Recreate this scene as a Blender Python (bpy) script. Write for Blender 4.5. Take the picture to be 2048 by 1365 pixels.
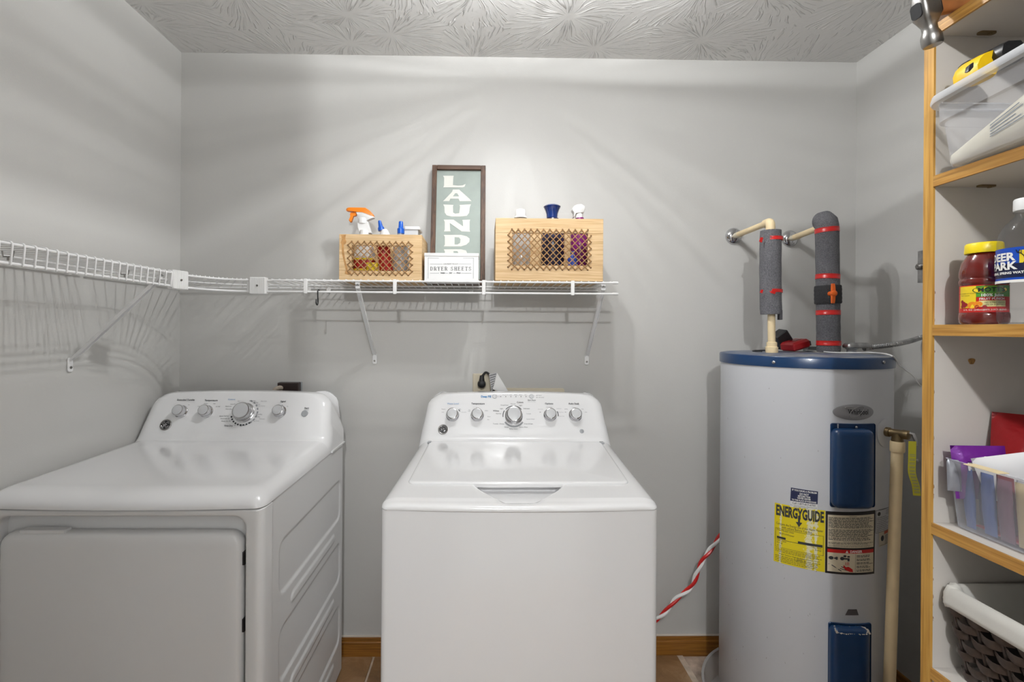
import bpy, bmesh, math, random
from math import sin, cos, pi, sqrt, atan2, radians
from mathutils import Vector, Matrix
random.seed(7)
for o in list(bpy.data.objects): bpy.data.objects.remove(o)
SC = bpy.context.scene
COL = SC.collection

# ------------------------------------------------------------------ camera
F, PX, PY, YAW, ROLL, CH = 967.0, 980.99, 658.0, 0.01549, 0.00605, 1.32626
W_IMG, H_IMG = 2048, 1365
cam_d = bpy.data.cameras.new('camera'); cam = bpy.data.objects.new('camera', cam_d); COL.objects.link(cam)
cam_d.sensor_width = 36; cam_d.sensor_fit = 'HORIZONTAL'; cam_d.lens = F/W_IMG*36
cam_d.shift_x = (W_IMG/2-PX)/W_IMG; cam_d.shift_y = (PY-H_IMG/2)/W_IMG
cam_d.clip_start = 0.02
_r0, _u0, _f0 = Vector((cos(YAW), -sin(YAW), 0)), Vector((0, 0, 1)), Vector((sin(YAW), cos(YAW), 0))
_r = _r0*cos(ROLL)+_u0*sin(ROLL); _u = _u0*cos(ROLL)-_r0*sin(ROLL)
cam.matrix_world = Matrix(((_r.x, _u.x, -_f0.x, 0), (_r.y, _u.y, -_f0.y, 0), (_r.z, _u.z, -_f0.z, CH), (0, 0, 0, 1)))
SC.camera = cam

# ------------------------------------------------------------------ world, lights, exposure
wd = bpy.data.worlds.new('world'); SC.world = wd; wd.use_nodes = True
wd.node_tree.nodes['Background'].inputs[0].default_value = (0.95, 0.97, 1, 1)
wd.node_tree.nodes['Background'].inputs[1].default_value = 0.6
def lamp(name, kind, loc, energy, size=.05, col=(1, 1, 1), rot=(0, 0, 0)):
    d = bpy.data.lights.new(name, kind); d.energy = energy; d.color = col
    if kind == 'AREA': d.shape = 'RECTANGLE'; d.size, d.size_y = size
    else: d.shadow_soft_size = size
    o = bpy.data.objects.new(name, d); o.location = loc; o.rotation_euler = rot; COL.objects.link(o); return o
lamp('hall_lamp', 'POINT', (0.03, -0.96, 2.30), 76, .03, (.985, .995, 1))
def fixture_bulb(loc, energy):
    """bulb in a ribbed glass shade: little light sideways, most at a slant, streaky round the ribs' axis"""
    o = lamp('ceiling_fixture_bulb', 'POINT', loc, energy, .016, (.985, .995, 1)); d = o.data; d.use_nodes = True; t = d.node_tree
    em = t.nodes['Emission']; tc = t.nodes.new('ShaderNodeTexCoord'); sp = t.nodes.new('ShaderNodeSeparateXYZ'); t.links.new(tc.outputs['Normal'], sp.inputs[0])
    def mth(op, a, b=0.0):
        n = t.nodes.new('ShaderNodeMath'); n.operation = op
        for i, v in enumerate((a, b)):
            if isinstance(v, (int, float)): n.inputs[i].default_value = v
            else: t.links.new(v, n.inputs[i])
        return n.outputs[0]
    r = t.nodes.new('ShaderNodeValToRGB'); e = r.color_ramp.elements; r.color_ramp.interpolation = 'EASE'
    for p_, v in ((.0, .50), (.30, .50), (.42, .50), (.47, .26), (.5, .05), (.62, .07), (.85, .74), (1.0, .36)):
        el = e.new(p_) if p_ not in (0.0, 1.0) else e[0 if p_ == 0 else len(e)-1]; el.color = (v, v, v, 1)
    t.links.new(mth('MULTIPLY_ADD', sp.outputs[2], -.5), r.inputs[0]); r.inputs[0].links[0].from_node.inputs[2].default_value = .5
    ang = mth('ARCTAN2', sp.outputs[2], sp.outputs[0])
    nz = t.nodes.new('ShaderNodeTexNoise'); nz.noise_dimensions = '1D'; nz.inputs['Scale'].default_value = 7.0; nz.inputs['Detail'].default_value = 3.0; nz.inputs['Roughness'].default_value = .62
    t.links.new(ang, nz.inputs['W'])
    side = mth('ABSOLUTE', mth('COSINE', ang))
    amp = mth('MULTIPLY', mth('POWER', side, .7), 3.6)
    st = mth('ADD', mth('MULTIPLY', mth('SUBTRACT', nz.outputs[0], .5), amp), 1.0)
    # the long sides of the shade let more out endways than towards the back wall
    az = mth('DIVIDE', mth('ABSOLUTE', sp.outputs[0]), mth('SQRT', mth('ADD', mth('MULTIPLY', sp.outputs[0], sp.outputs[0]), mth('ADD', mth('MULTIPLY', sp.outputs[1], sp.outputs[1]), .0001))))
    w = t.nodes.new('ShaderNodeMapRange'); w.interpolation_type = 'SMOOTHSTEP'; t.links.new(mth('ABSOLUTE', mth('ADD', sp.outputs[2], .12)), w.inputs[0])
    for i_, v_ in ((1, .12), (2, .60), (3, 1.0), (4, 0.0)): w.inputs[i_].default_value = v_
    side_out = mth('MULTIPLY', mth('MULTIPLY', mth('POWER', az, 1.6), w.outputs[0]), .52)
    t.links.new(mth('MULTIPLY', mth('ADD', r.outputs[0], side_out), mth('MAXIMUM', st, .1)), em.inputs['Strength'])
fixture_bulb((.203, 1.18, 2.33), 18.5); fixture_bulb((.093, 1.25, 2.33), 18.5)
lamp('added_fill_light', 'AREA', (1.15, -1.5, 1.45), 17, (1.1, 1.9), (.97, .99, 1), (radians(90), 0, radians(32)))  # added soft fill, no seen source: brightens the dryer front and left wall
vs = SC.view_settings
SC.display_settings.display_device = 'sRGB'
vs.view_transform = 'Standard'; vs.look = 'None'; vs.gamma = 1; vs.use_curve_mapping = False
vs.exposure = 0.07

# ------------------------------------------------------------------ pixel -> place (design-time tape measure)
def ray(px, py):
    u, v = px-PX, py-PY
    c, s = cos(ROLL), sin(ROLL)
    u, v = u*c+v*s, -u*s+v*c
    X, Z = u/F, -v/F
    c, s = cos(YAW), sin(YAW)
    return Vector((X*c+s, -X*s+c, Z))
def at(px, py, Y):
    d = ray(px, py); t = Y/d.y; return Vector((d.x*t, Y, CH+d.z*t))
def atx(px, py, X):
    d = ray(px, py); t = X/d.x; return Vector((X, d.y*t, CH+d.z*t))
def atz(px, py, Z):
    d = ray(px, py); t = (Z-CH)/d.z; return Vector((d.x*t, d.y*t, Z))
def atplane(px, py, P, n):
    d = ray(px, py); o = Vector((0, 0, CH)); t = (P-o).dot(n)/d.dot(n); return o+d*t

# ------------------------------------------------------------------ mesh helpers
V = Vector
def B(): return bmesh.new()
def box(bm, x0, x1, y0, y1, z0, z1, M=None):
    vs_ = [V((x, y, z)) for x in (x0, x1) for y in (y0, y1) for z in (z0, z1)]
    if M: vs_ = [M @ v for v in vs_]
    v = [bm.verts.new(p) for p in vs_]
    for f in ((0, 1, 3, 2), (4, 6, 7, 5), (0, 4, 5, 1), (2, 3, 7, 6), (0, 2, 6, 4), (1, 5, 7, 3)):
        bm.faces.new([v[i] for i in f])
def rings(bm, rs, cap0=True, cap1=True, closed=True):
    vr = [[bm.verts.new(p) for p in r] for r in rs]
    n = len(rs[0])
    for a, b in zip(vr, vr[1:]):
        for i in range(n if closed else n-1):
            j = (i+1) % n
            try: bm.faces.new((a[i], a[j], b[j], b[i]))
            except ValueError: pass
    if cap0: bm.faces.new(list(reversed(vr[0])))
    if cap1: bm.faces.new(vr[-1])
    return vr
def tube(bm, pts, r, n=8, cap=True):
    pts = [V(p) for p in pts]; m = len(pts)
    rr = r if isinstance(r, (list, tuple)) else [r]*m
    t0 = (pts[1]-pts[0]).normalized()
    up = V((0, 0, 1)) if abs(t0.z) < .9 else V((1, 0, 0))
    nrm = t0.cross(up).normalized(); rs = []
    for i, p in enumerate(pts):
        t = (pts[min(i+1, m-1)]-pts[max(i-1, 0)]).normalized()
        nrm = (nrm-t*nrm.dot(t)).normalized(); b = t.cross(nrm)
        rs.append([p+(nrm*cos(2*pi*k/n)+b*sin(2*pi*k/n))*rr[i] for k in range(n)])
    rings(bm, rs, cap, cap)
def lathe(bm, prof, M=None, n=28, cap0=True, cap1=True):
    M = M or Matrix.Identity(4)
    rings(bm, [[M @ V((max(r, 1e-5)*cos(2*pi*k/n), max(r, 1e-5)*sin(2*pi*k/n), z)) for k in range(n)] for r, z in prof], cap0, cap1)
def rrect(w, h, r, n=5):
    r = min(r, w/2-1e-5, h/2-1e-5); out = []
    for cx, cy, a0 in ((w/2-r, h/2-r, 0), (-w/2+r, h/2-r, pi/2), (-w/2+r, -h/2+r, pi), (w/2-r, -h/2+r, 1.5*pi)):
        for i in range(n+1):
            a = a0+pi/2*i/n; out.append((cx+r*cos(a), cy+r*sin(a)))
    return out
def rslab(bm, w, h, r, M, prof, n=5, cap0=True, cap1=True):
    """rounded-rectangle plate: prof is a list of (inset, height)"""
    rings(bm, [[M @ V((x, y, z)) for x, y in rrect(w-2*i, h-2*i, max(r-i, .0006), n)] for i, z in prof], cap0, cap1)
def prism(bm, poly, M, d0, d1):
    rings(bm, [[M @ V((x, y, d)) for x, y in poly] for d in (d0, d1)])
def frame(o, ex, ey, ez): 
    return Matrix(((ex.x, ey.x, ez.x, o.x), (ex.y, ey.y, ez.y, o.y), (ex.z, ey.z, ez.z, o.z), (0, 0, 0, 1)))
XZ = lambda o: frame(V(o), V((1, 0, 0)), V((0, 0, 1)), V((0, -1, 0)))     # plate facing the camera (-y)
XY = lambda o: frame(V(o), V((1, 0, 0)), V((0, 1, 0)), V((0, 0, 1)))     # plate lying flat
def bez(p0, p1, p2, p3, n=12):
    return [V(p0)*(1-t)**3+V(p1)*3*t*(1-t)**2+V(p2)*3*t*t*(1-t)+V(p3)*t**3 for t in [i/n for i in range(n+1)]]
def spline(pts, n=6):
    pts = [V(p) for p in pts]; out = []
    for i in range(len(pts)-1):
        a, b, c, d = pts[max(i-1, 0)], pts[i], pts[i+1], pts[min(i+2, len(pts)-1)]
        for k in range(n):
            t = k/n
            out.append(.5*((2*b)+(c-a)*t+(2*a-5*b+4*c-d)*t*t+(3*b-a-3*c+d)*t**3))
    out.append(pts[-1]); return out
_tc = {}
def text_geo(s, size, align='CENTER', bold=0.0, space=1.0):
    k = (s, size, align, bold, space)
    if k in _tc: return _tc[k]
    c = bpy.data.curves.new('t', 'FONT'); c.body = s; c.size = size; c.align_x = align; c.align_y = 'CENTER'
    c.resolution_u = 2; c.offset = bold; c.space_character = space
    o = bpy.data.objects.new('t', c); COL.objects.link(o)
    dg = bpy.context.evaluated_depsgraph_get()
    me = bpy.data.meshes.new_from_object(o.evaluated_get(dg))
    g = ([(v.co.x, v.co.y) for v in me.vertices], [tuple(p.vertices) for p in me.polygons])
    bpy.data.objects.remove(o); bpy.data.curves.remove(c); bpy.data.meshes.remove(me)
    _tc[k] = g; return g
def text_w(s, size, bold=0.0): x = [p[0] for p in text_geo(s, size, 'CENTER', bold)[0]]; return max(x)-min(x)
def text(bm, s, size, fn, align='CENTER', bold=0.0, u=0, v=0, sx=1.0, space=1.0):
    vv, ff = text_geo(s, size, align, bold, space)
    nv = [bm.verts.new(fn(u+x*sx, v+y)) for x, y in vv]
    for f in ff:
        try: bm.faces.new([nv[i] for i in f])
        except ValueError: pass
def quad(bm, fn, u0, u1, v0, v1, nu=1):
    a = [[bm.verts.new(fn(u0+(u1-u0)*i/nu, v)) for i in range(nu+1)] for v in (v0, v1)]
    for i in range(nu): bm.faces.new((a[0][i], a[0][i+1], a[1][i+1], a[1][i]))

def root_loc(p):
    while p.parent: p = p.parent
    return p.location
def obj(name, bm, mat, parent=None, origin=None, smooth=35, flip=False):
    """bm is in world coordinates; links ONE mesh object"""
    bmesh.ops.recalc_face_normals(bm, faces=bm.faces) if smooth is not None else None
    off = root_loc(parent) if parent else (V(origin) if origin else V((0, 0, 0)))
    if off.length: bmesh.ops.translate(bm, verts=bm.verts, vec=-off)
    me = bpy.data.meshes.new(name); bm.to_mesh(me); bm.free()
    for m in (mat if isinstance(mat, (list, tuple)) else [mat]): me.materials.append(m)
    if smooth:
        me.polygons.foreach_set('use_smooth', [True]*len(me.polygons)); me.set_sharp_from_angle(angle=radians(smooth))
    o = bpy.data.objects.new(name, me); COL.objects.link(o)
    if parent: o.parent = parent
    elif origin: o.location = off
    return o
def thing(name, label, cat, loc, group=None):
    o = bpy.data.objects.new(name, None); o.empty_display_size = .05; COL.objects.link(o); o.location = V(loc)
    return tag(o, label, cat, group)
def tag(o, label, cat, group=None):
    o['label'] = label; o['category'] = cat
    if group: o['group'] = group
    return o
def struct(name, bm, mat, smooth=35):
    o = obj(name, bm, mat, smooth=smooth); o['kind'] = 'structure'; return o
def inst(name, me, parent, loc=(0, 0, 0)):
    o = bpy.data.objects.new(name, me); COL.objects.link(o); o.parent = parent; o.location = loc; return o
def centre_of(pts): 
    s = V((0, 0, 0))
    for p in pts: s += p
    return s/len(pts)

# ------------------------------------------------------------------ materials
def lin(c): return tuple(((x/255)/12.92 if x/255 <= .04045 else ((x/255+.055)/1.055)**2.4) for x in c)
class NT:
    def __init__(s, name):
        s.m = bpy.data.materials.new(name); s.m.use_nodes = True; s.t = s.m.node_tree; s.n = s.t.nodes
        s.p = s.n['Principled BSDF']; s.out = s.n['Material Output']
    def add(s, kind, **kw):
        x = s.n.new(kind)
        for k, v in kw.items():
            if k in x.bl_rna.properties: setattr(x, k, v)
            else: x.inputs[k.replace('_', ' ')].default_value = v
        return x
    def link(s, a, b): s.t.links.new(a, b)
    def math(s, op, a, b=None):
        x = s.n.new('ShaderNodeMath'); x.operation = op
        for i, v in enumerate((a, b)):
            if v is None: continue
            if isinstance(v, (int, float)): x.inputs[i].default_value = v
            else: s.link(v, x.inputs[i])
        return x.outputs[0]
    def coord(s, scale=(1, 1, 1), rot=(0, 0, 0)):
        tc = s.n.new('ShaderNodeNewGeometry'); mp = s.n.new('ShaderNodeMapping')
        mp.inputs['Scale'].default_value = scale; mp.inputs['Rotation'].default_value = rot
        s.link(tc.outputs['Position'], mp.inputs[0]); return mp.outputs[0]
    def bump(s, h, strength=.3, dist=.002):
        b = s.n.new('ShaderNodeBump'); b.inputs['Strength'].default_value = strength; b.inputs['Distance'].default_value = dist
        s.link(h, b.inputs['Height']); s.link(b.outputs[0], s.p.inputs['Normal'])
    def ramp(s, f, stops):
        r = s.n.new('ShaderNodeValToRGB'); e = r.color_ramp.elements
        while len(e) < len(stops): e.new(.5)
        for el, (p, c) in zip(e, stops): el.position = p; el.color = tuple(c)+(1,)
        s.link(f, r.inputs[0]); return r.outputs[0]
def mat(name, col, rough=.45, metal=0, coat=0, spec=.5, bump=None, var=None, emit=None, sss=0):
    """col is 0-255 sRGB; bump=(scale,strength,dist); var=(scale,amount)"""
    t = NT(name); c = lin(col)
    t.p.inputs['Base Color'].default_value = c+(1,); t.p.inputs['Roughness'].default_value = rough
    t.p.inputs['Metallic'].default_value = metal; t.p.inputs['Coat Weight'].default_value = coat
    t.p.inputs['Coat Roughness'].default_value = .06
    t.p.inputs['Specular IOR Level'].default_value = spec
    if var:
        nz = t.add('ShaderNodeTexNoise', Scale=var[0], Detail=5.0); t.link(t.coord(), nz.inputs[0])
        a = tuple(max(0, x*(1-var[1])) for x in c); b = tuple(min(1, x*(1+var[1])) for x in c)
        t.link(t.ramp(nz.outputs[0], [(.3, a), (.7, b)]), t.p.inputs['Base Color'])
    if bump:
        nz = t.add('ShaderNodeTexNoise', Scale=bump[0], Detail=3.0); t.link(t.coord(), nz.inputs[0])
        t.bump(nz.outputs[0], bump[1], bump[2])
    return t.m
def wood(name, c0, c1, c2, axis=2, fine=70, rough=.42, stretch=.06, bump=.15, streak=2.2):
    """grain runs along axis"""
    t = NT(name); sc = [1.0, 1.0, 1.0]; sc[axis] = stretch
    n1 = t.add('ShaderNodeTexNoise', Scale=fine*.35, Detail=4.0, Distortion=.6); t.link(t.coord(tuple(sc)), n1.inputs[0])
    sc2 = [1.0, 1.0, 1.0]; sc2[axis] = stretch*.45
    n2 = t.add('ShaderNodeTexNoise', Scale=fine*3.2, Detail=3.0); t.link(t.coord(tuple(sc2)), n2.inputs[0])
    sn = t.math('SINE', t.math('MULTIPLY', n1.outputs[0], 6.28*streak*3))
    k = t.math('MULTIPLY_ADD', sn, .25); k.node.inputs[2].default_value = .5
    base = t.ramp(k, [(.1, lin(c0)), (.9, lin(c1))])
    pores = t.ramp(n2.outputs[0], [(.36, (1, 1, 1)), (.5, (0, 0, 0))])
    mx = t.add('ShaderNodeMixRGB'); t.link(t.math('MULTIPLY', pores, .55), mx.inputs[0]); t.link(base, mx.inputs[1]); mx.inputs[2].default_value = lin(c2)+(1,)
    t.link(mx.outputs[0], t.p.inputs['Base Color']); t.p.inputs['Roughness'].default_value = rough
    t.bump(n2.outputs[0], bump, .001)
    return t.m
def clear(name, col, fac, rough=.12, spec=.5):
    """thin clear plastic: straight-through light mixed with a faintly milky glossy skin"""
    t = NT(name); t.p.inputs['Base Color'].default_value = lin(col)+(1,); t.p.inputs['Roughness'].default_value = rough
    t.p.inputs['Specular IOR Level'].default_value = spec
    tr = t.add('ShaderNodeBsdfTransparent'); mx = t.add('ShaderNodeMixShader'); fr = t.add('ShaderNodeLayerWeight', Blend=.25)
    f = t.math('ADD', t.math('MULTIPLY', fr.outputs['Facing'], .45), fac); f.node.use_clamp = True
    t.link(f, mx.inputs[0]); t.link(tr.outputs[0], mx.inputs[1]); t.link(t.p.outputs[0], mx.inputs[2])
    t.link(mx.outputs[0], t.out.inputs['Surface']); return t.m

def wall_paint(name, col):
    t = NT(name); t.p.inputs['Roughness'].default_value = .42; t.p.inputs['Specular IOR Level'].default_value = .45
    n0 = t.add('ShaderNodeTexNoise', Scale=1.6, Detail=3.0); t.link(t.coord(), n0.inputs[0])
    c = lin(col); t.link(t.ramp(n0.outputs[0], [(.3, tuple(x*.97 for x in c)), (.7, tuple(min(1, x*1.03) for x in c))]), t.p.inputs['Base Color'])
    n1 = t.add('ShaderNodeTexNoise', Scale=260.0, Detail=2.0); t.link(t.coord(), n1.inputs[0])
    n2 = t.add('ShaderNodeTexNoise', Scale=9.0, Detail=2.0); t.link(t.coord(), n2.inputs[0])
    h = t.math('ADD', n1.outputs[0], t.math('MULTIPLY', n2.outputs[0], 2.5)); t.bump(h, .12, .002)
    return t.m
def crows_foot(name, col):
    """stomped plaster: every voronoi cell carries a fan of thin radial ridges"""
    t = NT(name); t.p.inputs['Base Color'].default_value = lin(col)+(1,); t.p.inputs['Roughness'].default_value = .6
    co = t.coord()
    nz = t.add('ShaderNodeTexNoise', Scale=4.0, Detail=2.0); t.link(co, nz.inputs[0])
    ad = t.add('ShaderNodeVectorMath', operation='MULTIPLY_ADD'); t.link(nz.outputs['Color'], ad.inputs[0]); ad.inputs[1].default_value = (.10, .10, 0); t.link(co, ad.inputs[2])
    vo = t.add('ShaderNodeTexVoronoi', voronoi_dimensions='2D', Scale=3.3); t.link(ad.outputs[0], vo.inputs['Vector'])
    sc = t.add('ShaderNodeVectorMath', operation='SCALE'); t.link(ad.outputs[0], sc.inputs[0]); sc.inputs['Scale'].default_value = 4.6
    # position output is in unscaled input space
    sb = t.add('ShaderNodeVectorMath', operation='SUBTRACT'); t.link(ad.outputs[0], sb.inputs[0]); t.link(vo.outputs['Position'], sb.inputs[1])
    sp = t.add('ShaderNodeSeparateXYZ'); t.link(sb.outputs[0], sp.inputs[0])
    ang = t.math('ARCTAN2', sp.outputs[1], sp.outputs[0])
    sx = t.add('ShaderNodeSeparateColor'); t.link(vo.outputs['Color'], sx.inputs[0])
    cb = t.add('ShaderNodeCombineXYZ'); t.link(t.math('MULTIPLY', ang, 9.0), cb.inputs[0])
    t.link(t.math('MULTIPLY', sx.outputs[0], 40.0), cb.inputs[1])
    t.link(t.math('MULTIPLY', vo.outputs['Distance'], 1.7), cb.inputs[2])
    st = t.add('ShaderNodeTexNoise', Scale=1.0, Detail=1.5); t.link(cb.outputs[0], st.inputs[0])
    ridge = t.add('ShaderNodeMapRange'); t.link(st.outputs[0], ridge.inputs[0])
    ridge.inputs[1].default_value = .53; ridge.inputs[2].default_value = .62
    mask = t.add('ShaderNodeMapRange'); t.link(vo.outputs['Distance'], mask.inputs[0]); mask.inputs[1].default_value = .06; mask.inputs[2].default_value = .18
    mask2 = t.add('ShaderNodeMapRange'); t.link(vo.outputs['Distance'], mask2.inputs[0]); mask2.inputs[1].default_value = .85; mask2.inputs[2].default_value = .50
    h = t.math('MULTIPLY', t.math('MULTIPLY', ridge.outputs[0], mask.outputs[0]), mask2.outputs[0])
    cb2 = t.add('ShaderNodeCombineXYZ'); t.link(t.math('MULTIPLY', ang, 21.0), cb2.inputs[0]); t.link(t.math('MULTIPLY', sx.outputs[1], 40.0), cb2.inputs[1]); t.link(t.math('MULTIPLY', vo.outputs['Distance'], 4.0), cb2.inputs[2])
    st2 = t.add('ShaderNodeTexNoise', Scale=1.0, Detail=1.0); t.link(cb2.outputs[0], st2.inputs[0])
    rg2 = t.add('ShaderNodeMapRange'); t.link(st2.outputs[0], rg2.inputs[0]); rg2.inputs[1].default_value = .56; rg2.inputs[2].default_value = .64
    mk3 = t.add('ShaderNodeMapRange'); t.link(vo.outputs['Distance'], mk3.inputs[0]); mk3.inputs[1].default_value = .22; mk3.inputs[2].default_value = .40
    h = t.math('MAXIMUM', t.math('MULTIPLY', h, t.math('SUBTRACT', 1.15, mk3.outputs[0])), t.math('MULTIPLY', rg2.outputs[0], mk3.outputs[0]))
    n9 = t.add('ShaderNodeTexNoise', Scale=70.0, Detail=2.0); t.link(co, n9.inputs[0])
    t.bump(t.math('ADD', h, t.math('MULTIPLY', n9.outputs[0], .12)), .75, .005)
    return t.m

m_wall = wall_paint('wall_paint', (198, 197, 194))
m_ceil = crows_foot('ceiling_plaster', (224, 223, 221))
m_white = mat('white_enamel', (232, 232, 233), .16, coat=.5, spec=.5)
m_white_side = mat('white_enamel_side', (226, 226, 226), .3, spec=.45)
m_wire = mat('white_vinyl_wire', (236, 236, 236), .35)
m_plastic = mat('white_plastic', (234, 234, 233), .38)
m_chrome = mat('chrome', (205, 205, 207), .12, 1)
m_steel = mat('brushed_steel', (150, 148, 145), .34, 1, bump=(180, .1, .001))
m_galv = mat('galvanised_steel', (175, 175, 175), .4, 1, var=(40, .25))
m_ink = mat('dark_print', (52, 54, 58), .5)
m_inkg = mat('grey_print', (150, 152, 155), .5)
m_inkb = mat('blue_print', (60, 130, 185), .5)
m_inkw = mat('white_print', (236, 236, 232), .5)
m_grey = mat('grey_plastic', (160, 163, 166), .35)
m_lgrey = mat('light_grey_plastic', (198, 199, 201), .35)
m_black = mat('black_plastic', (26, 27, 29), .38)
m_rubber = mat('black_rubber', (20, 20, 22), .55)
m_oak_z = wood('oak_upright', (186, 136, 54), (208, 162, 82), (146, 98, 32), 2)
m_oak_y = wood('oak_edge', (172, 122, 52), (202, 154, 78), (130, 86, 32), 1)
m_oak_x = wood('oak_baseboard', (132, 86, 30), (158, 106, 42), (96, 60, 18), 0)
m_pine = wood('pine_board', (208, 174, 128), (224, 194, 150), (184, 144, 94), 0, fine=55, rough=.55, stretch=.09)
m_walnut_z = wood('dark_stained_wood_upright', (70, 48, 36), (98, 72, 54), (44, 30, 22), 2, fine=60, rough=.6)
m_walnut_x = wood('dark_stained_wood_level', (70, 48, 36), (98, 72, 54), (44, 30, 22), 0, fine=60, rough=.6)
m_rope = mat('jute_rope', (164, 126, 82), .8, bump=(900, .4, .001), var=(60, .25))
m_mel = mat('white_melamine', (205, 200, 194), .4, var=(3, .04), bump=(30, .04, .002))
m_sage = mat('sage_board', (148, 158, 152), .6, var=(30, .03))
m_cream = mat('cream_pipe', (236, 214, 172), .45, var=(12, .08))
m_beige = mat('beige_plastic', (216, 206, 184), .42)
m_foam = mat('grey_foam', (108, 108, 112), .95, bump=(420, .9, .004), var=(300, .35))
m_red = mat('red_tape', (200, 32, 30), .3)
m_orange = mat('orange_plastic', (226, 100, 22), .35)
m_orange2 = mat('orange_sprayer', (240, 134, 28), .35)
m_blue = mat('blue_enamel', (15, 54, 96), .28, coat=.3, var=(8, .1))
m_tank = mat('heater_white_enamel', (203, 205, 210), .34, coat=.15, spec=.5, bump=(6, .08, .01))
m_brass = mat('aged_brass', (140, 122, 92), .45, 1)
# ------------------------------------------------------------------ room shell
XL, XR, D, ZC, YB = -1.21874, 1.52781, 1.96236, 2.43, -2.2
T = .1
bm = B(); box(bm, XL-T, XR+T, YB-T, D+T, -.12, 0); floor = struct('floor', bm, mat('bare_subfloor', (176, 158, 142), .85, var=(22, .35), bump=(60, .5, .006)))
bm = B(); box(bm, XL-T, XR+T, YB-T, D+T, ZC, ZC+.1); struct('ceiling', bm, m_ceil)
bm = B(); box(bm, XL-T, XR+T, D, D+T, 0, ZC); struct('wall_back', bm, m_wall)
bm = B(); box(bm, XL-T, XL, YB-T, D, 0, ZC); struct('wall_left', bm, m_wall)
bm = B(); box(bm, XR, XR+T, YB-T, D, 0, ZC); struct('wall_right', bm, m_wall)
# the doorway the photograph is taken from, and the hall behind it
DX0, DX1, YD = -.185, .60, -.10
bm = B(); box(bm, XL, DX0, YD-.12, YD, 0, ZC); box(bm, DX1, XR, YD-.12, YD, 0, ZC); struct('wall_front', bm, m_wall)
bm = B(); box(bm, XL, XR, YB-T, YB, 0, ZC); struct('wall_hall', bm, m_wall)

def tile_mat():
    t = NT('brown_floor_tile')
    n = t.add('ShaderNodeTexNoise', Scale=9.0, Detail=7.0, Roughness=.65, Distortion=.5); t.link(t.coord(), n.inputs[0])
    t.link(t.ramp(n.outputs[0], [(.25, lin((108, 80, 54))), (.5, lin((142, 108, 72))), (.75, lin((172, 142, 110)))]), t.p.inputs['Base Color'])
    t.p.inputs['Roughness'].default_value = .5; t.bump(n.outputs[0], .25, .003); return t.m
m_tile = tile_mat()
YD = -.10; TP = .3068; gx0 = at(749.5, 1310, D).x; gxr = at(1352, 1309, D).x
bm = B(); rslab(bm, TP-.008, TP-.008, .004, XY((0, 0, 0)), [(0, 0), (0, .0065), (.0015, .008)], 1)
tile_me = None
for ix in range(-3, 5):
    for iy in range(0, 7):
        cx, cy = gx0+TP*(ix+.5), D-.012-TP*(iy+.5)
        if cx-TP/2 < XL-.2 or cx+TP/2 > gxr+.06: continue
        if tile_me is None:
            o = obj('tile', bm, m_tile); tile_me = o.data; o.parent = floor
            o.location = (cx, cy, 0)
        else: inst('tile', tile_me, floor, (cx, cy, 0))
# grout bed under the tiles, a little proud of the bare floor
bm = B(); box(bm, XL, gxr+.022, YD-.12, D-.006, 0, .0045)
g = obj('grout', bm, mat('grout', (196, 180, 162), .9, var=(30, .2), bump=(90, .4, .003))); g.parent = floor

bm = B(); box(bm, XL, XR, YB-T, -.23, .0002, .006); struct('floor_hall', bm, mat('neutral_bounce_grey', (168, 166, 163), .95, var=(300, .2)))  # unseen slab added in neutral grey, keeps warm floor bounce off the washer
def baseboard(name, pts, m):
    """profile extruded between two floor points, room side given by the normal"""
    a, b, n = pts; bm = B()
    prof = [(0, .0005), (.013, .0005), (.013, .060), (.0115, .0625), (.009, .0635), (.0085, .077), (.006, .0815), (0, .0825)]
    rings(bm, [[V((p[0]+n[0]*d, p[1]+n[1]*d, z)) for d, z in prof] for p in (a, b)]); return struct(name, bm, m, 25)
baseboard('baseboard_back', ((XL, D), (XR, D), (0, -1)), m_oak_x)
m_oak_by = wood('oak_baseboard_side', (132, 86, 30), (158, 106, 42), (96, 60, 18), 1)
baseboard('baseboard_left', ((XL, YB), (XL, D-.014), (1, 0)), m_oak_by)
baseboard('baseboard_right', ((XR, YB), (XR, D-.014), (-1, 0)), m_oak_by)
bm = B(); box(bm, XL+.01, XR-.01, D-.0105, D-.0005, .0818, .0845); struct('trim_1', bm, mat('caulk_line', (206, 196, 184), .7))
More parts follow.
